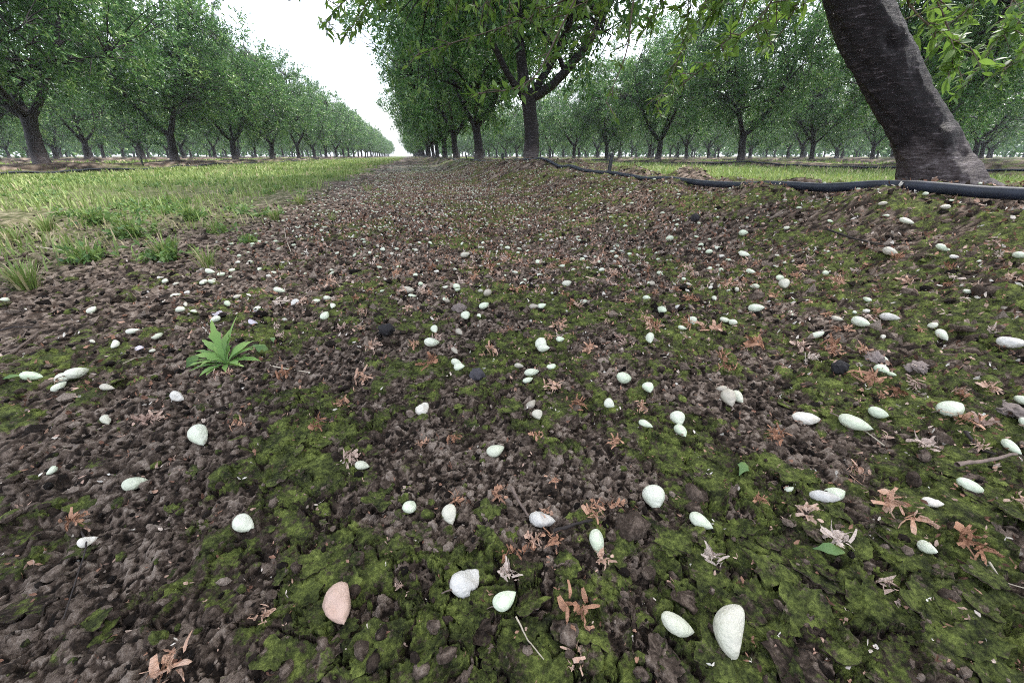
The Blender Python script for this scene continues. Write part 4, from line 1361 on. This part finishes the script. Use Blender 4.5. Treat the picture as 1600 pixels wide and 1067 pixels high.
pts = scatter(2600, rs, (-1.0, 2.0), (.1, 7), lambda x, y: litter_density(x, y) * sstep(-.6, .1, x))
r = np.hypot(pts[:, 0], pts[:, 1]); azp = np.degrees(np.arctan2(pts[:, 0], pts[:, 1]))
ok = (r > .55) & (azp > -45) & (azp < 72)
pts, r = pts[ok], r[ok]
o_ = np.argsort(r); pts = pts[o_]
n_ind = 300 - len(SHUCKS)
for x, y in pts[:n_ind]:
    me = (SH + SHP)[int(rngf.integers(9))]
    col = int(np.clip((math.degrees(math.atan2(x, y)) + 40) // 22, 0, 4))
    where = ['near the grass edge', 'left of the middle of the path', 'in the middle of the path', 'between the path and the berm', 'on the right slope'][col]
    o = link('withered_shuck', me, loc=(x, y, float(ground_z(x, y)[0]) + .001), rot=(rngf.normal() * .3, rngf.normal() * .3, rngf.random() * 6.28), scl=rngf.uniform(.018, .038))
    cnt['s' + where] = cnt.get('s' + where, 0) + 1
    tag(o, f'small orange brown shuck {where}' + (f', {ordinal(cnt["s" + where])} nearest' if cnt['s' + where] <= 20 else ', further back'), 'shuck', f'small shucks {where}')


# the fine litter: bits of shuck, petals and bark too small to pick apart
def bit_template(seed):
    """a scrap of shuck: three short curled strips"""
    rng = np.random.default_rng(seed)
    V, F = [], []
    for k in range(2):
        c = rng.normal(size=3) * np.array([.16, .16, .05]) + np.array([0, 0, .12])
        d = unit(rng.normal(size=3) * np.array([1, 1, .5])); sd_ = unit(np.cross(d, rng.normal(size=3)))
        curl = unit(rng.normal(size=3)) * rng.uniform(.5, 1.5)
        w = rng.uniform(.16, .36); b0 = len(V)
        for m in range(3):
            ww = w * (.35, 1.0, .2)[m]
            V += [c - sd_ * ww * .5, c + sd_ * ww * .5]
            d = unit(d + curl * .6); c = c + d * rng.uniform(.16, .3)
            if m: F += [[b0 + 2 * m - 2, b0 + 2 * m - 1, b0 + 2 * m + 1], [b0 + 2 * m - 2, b0 + 2 * m + 1, b0 + 2 * m]]
    return np.array(V), np.array(F)


Vs, Fs, Ts = [], [], []
o0 = 0
far = pts[n_ind:]
for k in range(8):
    q = scatter(4400, rs, (-1.1, 2.1), (.05, 8), lambda x, y: litter_density(x, y) * (.3 + .7 * sstep(-.7, 0, x)) * (.4 + .6 * sstep(.35, .9, np.hypot(x, y))), 1.7)
    if k == 7: q = np.concatenate([q, far])
    n = len(q)
    rq = np.hypot(q[:, 0], q[:, 1])
    V, F = join_copies(bit_template(500 + k), np.column_stack([q, macro(q[:, 0], q[:, 1]) + micro(q[:, 0], q[:, 1])[0] + .002]), rs.random(n) * 6.28, rs.normal(size=n) * .7, rs.uniform(.005, .017, n) * np.clip(.35 + .9 * rq, .45, 1.9), rs)
    Vs.append(V); Fs.append(F + o0); o0 += len(V); Ts.append(np.repeat(rs.random(n) ** .75, 12))
tag(link('fine_litter', mesh_np('fine_litter', np.concatenate(Vs), [np.concatenate(Fs)], False, {'tint': np.concatenate(Ts)}), M_LITTER), 'fine pinkish brown bits of shuck strewn over the path', 'litter', kind='stuff')


# ------------------------------------------------------------------ clods, crumbs and moss plates, parts of the ground
def ico(sub):
    import bmesh
    bm = bmesh.new()
    bmesh.ops.create_icosphere(bm, subdivisions=sub, radius=1)
    V = np.array([v.co[:] for v in bm.verts]); F = np.array([[v.index for v in f.verts] for f in bm.faces])
    bm.free()
    return V, F


I1, I2, I3 = ico(1), ico(2), ico(4)


def clod_shape(seed, base=I2, amp=.5):
    rng = np.random.default_rng(seed)
    V, F = base
    d = fbm(V[:, 0] * 1.5 + V[:, 2] * 1.1 + seed, V[:, 1] * 1.5 - V[:, 2] * .8, seed, 3) - .5
    d2 = fbm(V[:, 0] * 4 + V[:, 2] * 3 + seed, V[:, 1] * 4 - V[:, 2] * 3, seed + 1, 2) - .5
    return V * (1 + amp * 1.6 * d + amp * .7 * d2)[:, None] * np.array([1, .6 + .4 * rng.random(), .5 + .3 * rng.random()]), F


def tinted(name, V, F, moss=0.0, seed=0, smooth=False):
    rng = np.random.default_rng(seed)
    return mesh_np(name, V, [F], smooth, {'tint': np.clip(.35 + .5 * rng.random() + .1 * rng.normal(size=len(V)), 0, 1), 'moss': np.clip(np.full(len(V), moss) * (V[:, 2] > .1), 0, 1), 'turf': np.zeros(len(V))})


CL = [tinted('clod', *clod_shape(600 + k), moss=.0 if k < 7 else .7, seed=k, smooth=k % 2 == 0) for k in range(10)]
for m_ in CL: m_.materials.append(M_SOIL)
CLODS = [(1088, 772, 46), (985, 830, 56), (890, 1000, 40), (680, 985, 30), (600, 1000, 26), (640, 975, 28), (560, 880, 26), (1440, 575, 26), (1365, 557, 24), (1285, 560, 20), (1500, 520, 28), (1180, 470, 22), (470, 745, 20), (505, 1010, 30), (90, 900, 30),
         (330, 960, 30), (250, 780, 20), (1330, 545, 22), (1545, 600, 34), (1470, 690, 30), (700, 1030, 34), (760, 1000, 26), (660, 1050, 36), (585, 1040, 30), (450, 1050, 30), (1235, 470, 18), (1420, 460, 24), (1530, 460, 26), (1450, 420, 22)]
for px, py, lp in CLODS:
    p, s = on_ground(px, py)
    sz = lp * s / FPX * .5
    link('clod', CL[int(rngf.integers(10))], parent=ground, loc=(p[0], p[1], float(ground_z(p[0], p[1])[0]) + sz * .2), rot=(rngf.random() * .6, rngf.random() * .6, rngf.random() * 6.28), scl=sz)
q = scatter(300 - len(CLODS), rs, (-.6, .95), (.06, .8), lambda x, y: (1 - .75 * moss_mask(x, y)) * sstep(.9, .3, np.hypot(x, y)))
for x, y in q:
    sz = rngf.uniform(.0028, .0068) * (1 + .5 * math.hypot(x, y))
    link('clod', CL[int(rngf.integers(10))], parent=ground, loc=(x, y, float(ground_z(x, y)[0]) + sz * .25), rot=(rngf.random() * .8, rngf.random() * .8, rngf.random() * 6.28), scl=sz)

Vs, Fs, Ts, Ms = [], [], [], []
o0 = 0
for k in range(6):
    q = scatter(1200, rs, (-.75, 1.15), (.03, 1.5), lambda x, y: (1 - .8 * moss_mask(x, y)) * sstep(1.5, .3, np.hypot(x, y)))
    n = len(q)
    T_ = clod_shape(650 + k, I1, .4)
    rq = np.hypot(q[:, 0], q[:, 1])
    V, F = join_copies(T_, np.column_stack([q, ground_z(q[:, 0], q[:, 1]) + .0006]), rs.random(n) * 6.28, rs.random(n) * 6.28, (.0010 + .0038 * rs.random(n) ** 2.6) * (1 + .5 * rq), rs)
    Vs.append(V); Fs.append(F + o0); o0 += len(V); Ts.append(np.repeat(rs.random(n), len(T_[0]))); Ms.append(np.repeat((rs.random(n) < .12) * .6, len(T_[0])))
cr = mesh_np('soil_crumbs', np.concatenate(Vs), [np.concatenate(Fs)], False, {'tint': np.concatenate(Ts), 'moss': np.concatenate(Ms), 'turf': np.zeros(o0)})
tag(link('soil_crumbs', cr, M_SOIL, ground), kind='stuff')
# small angular crumbs where the ground is further off
OCT = np.array([[1, 0, 0], [-1, 0, 0], [0, 1, 0], [0, -1, 0], [0, 0, 1], [0, 0, -1]], float), np.array([[0, 2, 4], [2, 1, 4], [1, 3, 4], [3, 0, 4], [2, 0, 5], [1, 2, 5], [3, 1, 5], [0, 3, 5]])
Vs, Fs, Ts, Ms = [], [], [], []
o0 = 0
for k in range(4):
    q = scatter(3400, rs, (-2.0, 1.7), (.3, 3.4), lambda x, y: sstep(.5, .9, np.hypot(x, y)) * sstep(3.6, 1.2, np.hypot(x, y)) * (1 - .6 * moss_mask(x, y)))
    n = len(q)
    tv = OCT[0] * (1 + .35 * rs.normal(size=(6, 1))) + rs.normal(size=(6, 3)) * .18
    V, F = join_copies((tv, OCT[1]), np.column_stack([q, ground_z(q[:, 0], q[:, 1]) + .001]), rs.random(n) * 6.28, rs.random(n) * 6.28, .0028 + .0075 * rs.random(n) ** 2.5, rs)
    Vs.append(V); Fs.append(F + o0); o0 += len(V); Ts.append(np.repeat(rs.random(n), 6)); Ms.append(np.repeat((rs.random(n) < .15) * .6, 6))
fc = mesh_np('far_crumbs', np.concatenate(Vs), [np.concatenate(Fs)], False, {'tint': np.concatenate(Ts), 'moss': np.concatenate(Ms), 'turf': np.zeros(o0)})
tag(link('far_crumbs', fc, M_SOIL, ground), kind='stuff')
# lumps on the berm and far along the path
q = scatter(4500, rs, (-.9, 2.4), (.4, 7), lambda x, y: .25 + .75 * sstep(.6, 1.1, x))
T_ = clod_shape(671, I1, .5)
n = len(q)
V, F = join_copies(T_, np.column_stack([q, macro(q[:, 0], q[:, 1]) + .004]), rs.random(n) * 6.28, rs.random(n) * .7, .004 + .014 * rs.random(n) ** 3, rs)
bl = mesh_np('berm_clods', V, [F], False, {'tint': np.repeat(rs.random(n), len(T_[0])), 'moss': np.repeat((rs.random(n) < .3) * .6, len(T_[0])), 'turf': np.zeros(len(V))})
tag(link('berm_clods', bl, M_SOIL, ground), kind='stuff')


def plate_mesh(seed, moss):
    """a flake of dried crust, curled up at its rim, real thickness"""
    rng = np.random.default_rng(seed)
    m = 26
    a = np.linspace(0, 2 * np.pi, m, endpoint=False)
    rim = 1 + .62 * (fbm(np.cos(a) * 1.5 + seed, np.sin(a) * 1.5, seed, 3) - .5) * 2 + .34 * (fbm(np.cos(a) * 6, np.sin(a) * 6 + seed, seed, 2) - .5) * 2
    sx, sy = 1.0, .6 + .35 * rng.random()
    curl = .05 + .16 * rng.random(); ph = rng.random() * 6.28
    rings = [0, .45, .8, 1.0]
    top, bot = [], []
    for s in rings[1:]:
        x = np.cos(a) * rim * s * sx; y = np.sin(a) * rim * s * sy
        z = curl * s ** 2.5 * (.5 + .8 * np.cos(a - ph)) + .26 * (fbm(x * 2.2 + seed, y * 2.2, seed, 3) - .5)
        top.append(np.stack([x, y, z + .03], 1)); bot.append(np.stack([x * .97, y * .97, z - .07], 1))
    V = np.concatenate([[[0, 0, .03]], *top, bot[-1]])
    F = []
    for k in range(m):
        k2 = (k + 1) % m
        F += [[0, 1 + k, 1 + k2]]
        for rg in range(2):
            p, q_ = 1 + rg * m, 1 + (rg + 1) * m
            F += [[p + k, q_ + k, q_ + k2], [p + k, q_ + k2, p + k2]]
        p, q_ = 1 + 2 * m, 1 + 3 * m
        F += [[p + k, q_ + k, q_ + k2], [p + k, q_ + k2, p + k2]]
    mo = np.full(len(V), moss) * (.35 + 1.1 * fbm(V[:, 0] * 2 + seed, V[:, 1] * 2, seed, 2))
    mo[-m:] = 0
    return mesh_np('moss_plate', V, [np.array(F)], False, {'tint': np.clip(.45 + .25 * rng.random() + .12 * rng.normal(size=len(V)), 0, 1), 'moss': np.clip(mo, 0, 1), 'turf': np.zeros(len(V))})


PL = [plate_mesh(700 + k, [.95, .8, .6, .35, .05][k % 5]) for k in range(15)]
for m_ in PL: m_.materials.append(M_SOIL)
PLATES = [(475, 930, 60, 0), (490, 880, 40, 1), (735, 965, 50, 0), (740, 990, 60, 3), (885, 885, 52, 0), (965, 905, 50, 2), (960, 870, 40, 1), (1040, 855, 60, 0), (1100, 900, 70, 1), (1110, 940, 56, 0), (1060, 930, 54, 4), (1000, 960, 44, 2),
          (880, 980, 60, 2), (860, 1010, 44, 0), (1030, 1030, 60, 4), (1110, 1030, 60, 1), (1200, 900, 60, 1), (1250, 960, 70, 1), (1310, 1010, 70, 2), (1280, 900, 60, 1), (1340, 950, 70, 1), (1230, 1040, 80, 3), (1380, 1040, 70, 2), (1400, 880, 56, 0),
          (590, 780, 44, 1), (600, 760, 36, 0), (655, 830, 44, 2), (760, 800, 36, 1), (735, 660, 34, 0), (890, 660, 44, 3), (930, 640, 30, 4), (800, 640, 30, 1), (275, 788, 34, 2), (50, 945, 70, 3), (130, 790, 30, 1), (340, 905, 30, 0), (160, 985, 44, 0), (130, 860, 30, 1),
          (430, 1020, 44, 1), (500, 1040, 44, 2), (545, 985, 34, 0), (830, 950, 44, 1), (985, 835, 52, 4), (1150, 830, 44, 1), (1040, 800, 36, 1), (920, 990, 50, 1), (770, 1030, 40, 1), (1160, 960, 50, 2), (1440, 960, 70, 1), (1500, 1010, 80, 1), (1330, 860, 50, 1), (640, 770, 34, 0)]
for px, py, lp, st in PLATES:
    p, s = on_ground(px, py)
    me = PL[st + 5 * int(rngf.integers(3))]
    sz = lp * s / FPX * .52
    link('moss_plate', me, parent=ground, loc=(p[0], p[1], float(np.median(ground_z(p[0] + np.array([0, .01, -.01, 0]), p[1] + np.array([0, 0, .01, -.01])))) + sz * .10), rot=(rngf.normal() * .14, rngf.normal() * .14, rngf.random() * 6.28), scl=sz)
q = scatter(300 - len(PLATES), rs, (-.6, .85), (.05, .75), lambda x, y: moss_mask(x, y) * sstep(.9, .25, np.hypot(x, y)) * (.4 + .6 * sstep(-.2, .2, x)))
for x, y in q:
    sz = rngf.uniform(.005, .012)
    link('moss_plate', PL[int(rngf.choice([0, 1, 2, 3, 5, 6, 7, 10, 11, 12, 4]))], parent=ground, loc=(x, y, float(ground_z(x, y)[0]) + sz * .1), rot=(rngf.normal() * .18, rngf.normal() * .18, rngf.random() * 6.28), scl=sz)


# ------------------------------------------------------------------ twigs, straws, nuts, stones, petals
def twig(pxs, r, mat, label, lift=.003, name='twig', cat='twig'):
    P = np.array([on_ground(x, y)[0] for x, y in pxs])
    P[:, 2] = [float(ground_z(a, b)[0]) + lift + r for a, b in P[:, :2]]
    n = 14
    ui = np.linspace(0, 1, n); u0 = np.linspace(0, 1, len(P))
    C = np.stack([np.interp(ui, u0, P[:, k]) for k in range(3)], 1)
    C[:, :2] += np.cumsum(rngf.normal(size=(n, 2)) * r * .25, 0)
    o = C[0].copy()
    gg = Geo()
    tube(gg, C - o, np.linspace(r, r * .55, n) * (1 + .1 * rngf.normal(size=n)), 7, .2, 3)
    tag(link(name, gg.mesh(name), mat, loc=o), label, cat, 'twigs and straws on the soil')


twig([(-10, 572), (25, 552), (58, 522)], .0028, M_TWIG, 'brown curved twig at the left edge')
twig([(-5, 520), (25, 519), (55, 518)], .0018, M_TWIG_DARK, 'thin dark twig lying level at the left edge', .006)
twig([(30, 548), (38, 535), (44, 520)], .001, M_TWIG, 'tiny side twig above the curved one at the left edge', .01)
twig([(1290, 368), (1330, 378), (1378, 395)], .0032, M_TWIG_DARK, 'dark stick sloping down to a pale fruit on the berm slope', .008)
twig([(865, 835), (895, 829), (925, 824)], .0019, M_TWIG_DARK, 'black stick lying level left of the mint fruit', .004)
twig([(800, 770), (812, 790), (824, 812)], .0017, M_TWIG, 'short grey stick standing against the split fruit', .007)
twig([(1485, 742), (1530, 735), (1580, 726)], .0024, M_TWIG, 'long brown stick on the right soil', .006)
twig([(1500, 690), (1520, 712), (1540, 725)], .0022, M_TWIG_DARK, 'dark stick crossing the long brown one', .004)
twig([(806, 978), (824, 1006), (848, 1042)], .0006, M_STRAW, 'thin pale straw in the bottom centre', .005, 'straw', 'straw')
twig([(1530, 895), (1565, 915), (1605, 938)], .0007, M_STRAW, 'thin straw on the moss at the right edge', .005, 'straw', 'straw')
twig([(196, 577), (214, 568), (232, 557)], .0009, M_STRAW, 'short straw left of the rosette weed', .004, 'straw', 'straw')
twig([(395, 565), (440, 577), (487, 588)], .0011, M_STRAW, 'long straw pointing right from the rosette weed', .004, 'straw', 'straw')
twig([(118, 816), (140, 855), (105, 975)], .0008, M_TWIG_DARK, 'fine dark stalk across the lower left soil', .004)
twig([(1380, 700), (1350, 680), (1325, 672)], .0008, M_STRAW, 'thin straw by the long pale fruit', .004, 'straw', 'straw')
twig([(455, 395), (447, 375), (445, 360)], .0012, M_STRAW, 'straw on the brown soil near the grass edge', .004, 'straw', 'straw')
twig([(60, 392), (100, 398), (150, 388)], .0015, M_STRAW, 'dry stalk in the left grass', .01, 'straw', 'straw')


def lump(px, py, lp, mat, name, label, cat, seed, flat=.95, amp=.16):
    p, s = on_ground(px, py + lp * .3)
    V, F = I3
    V = V * (1 + .5 * amp * (fbm(V[:, 0] * 5 + V[:, 2] * 4 + seed, V[:, 1] * 5 - V[:, 2] * 3, seed + 2, 3) - .5) * 2)[:, None]
    d = fbm(V[:, 0] * 2 + V[:, 2] + seed, V[:, 1] * 2 - V[:, 2], seed, 3) - .5
    V = V * (1 + amp * 2 * d)[:, None] * np.array([1, .92, flat])
    sz = lp * s / FPX * .5
    z = float(ground_z(p[0], p[1])[0])
    tag(link(name, mesh_np(name, V, [F], True), mat, loc=(p[0], p[1], z + sz * flat * .7), scl=sz), label, cat)


lump(745, 584, 22, M_BALL, 'mummy_nut', 'grey round shrivelled nut near the centre', 'nut', 3, .95, .3)
lump(1307, 580, 22, M_BALL_DARK, 'mummy_nut', 'black round shrivelled nut on the right', 'nut', 4, .95, .3)
lump(605, 520, 22, M_BALL_DARK, 'mummy_nut', 'small black shrivelled nut left of centre', 'nut', 5, .8, .4)
lump(1085, 342, 13, M_BALL_DARK, 'mummy_nut', 'small black nut near the berm foot', 'nut', 6, .95, .3)
lump(717, 481, 18, M_STONE, 'stone', 'greyish mauve pebble left of the touching fruit pair', 'stone', 7, .6, .6)
lump(1430, 574, 26, M_STONE, 'stone', 'pinkish beige stone on the right slope', 'stone', 8, .6, .6)
lump(1366, 556, 22, M_STONE, 'stone', 'small beige stone above the orange shucks on the right', 'stone', 9, .8, .6)
lump(1590, 640, 40, M_STONE, 'stone', 'brown stone at the right edge below the mint fruit', 'stone', 10, .5, .7)


def petal(px, py, lp, label):
    p, s = on_ground(px, py)
    sz = lp * s / FPX * .55
    V = np.array([[math.cos(a) * (1 if abs(a - 3.1) > .4 else .75), math.sin(a) * .75, .14 * math.cos(2 * a) + .05 * math.sin(3 * a)] for a in np.linspace(0, 6.283, 12, endpoint=False)] + [[0, 0, -.1]])
    V = np.concatenate([V, V - np.array([0, 0, .05])])
    F = [[k, (k + 1) % 12, 12] for k in range(12)] + [[13 + (k + 1) % 12, 13 + k, 25] for k in range(12)] + [[k, 13 + k, (k + 1) % 12] for k in range(12)] + [[(k + 1) % 12, 13 + k, 13 + (k + 1) % 12] for k in range(12)]
    tag(link('petal', mesh_np('petal', V, [np.array(F)], True), M_PETAL, loc=(p[0], p[1], float(ground_z(p[0], p[1])[0]) + .003), rot=(rngf.normal() * .3, rngf.normal() * .3, rngf.random() * 6), scl=sz), label, 'petal', 'fallen petals near the weed')


petal(392, 492, 20, 'lavender petal above the rosette weed')
petal(218, 545, 13, 'small lavender petal left of the rosette weed')
petal(398, 512, 14, 'pale petal right behind the rosette weed')
petal(340, 492, 14, 'thin pale green petal above left of the rosette weed')
# ------------------------------------------------------------------ haze in the air
hv = np.array([[x, y, z] for z in (-1.2, 7.0) for y in (-340, 340) for x in (-340, 340)], float)
hf = [np.array([[0, 2, 3, 1], [4, 5, 7, 6], [0, 1, 5, 4], [2, 6, 7, 3], [0, 4, 6, 2], [1, 3, 7, 5]])]
hm = bpy.data.materials.new('haze_air')
hm.use_nodes = True
hnt = hm.node_tree
hnt.nodes.remove(hnt.nodes['Principled BSDF'])
pv = hnt.nodes.new('ShaderNodeVolumePrincipled')
pv.inputs['Color'].default_value = (.84, .93, 1.0, 1)
pv.inputs['Density'].default_value = .0010
hnt.links.new(pv.outputs[0], hnt.nodes['Material Output'].inputs['Volume'])
tag(link('haze', mesh_np('haze', hv, hf, False), hm), 'pale bluish haze between the far orchard rows', 'haze', kind='stuff')
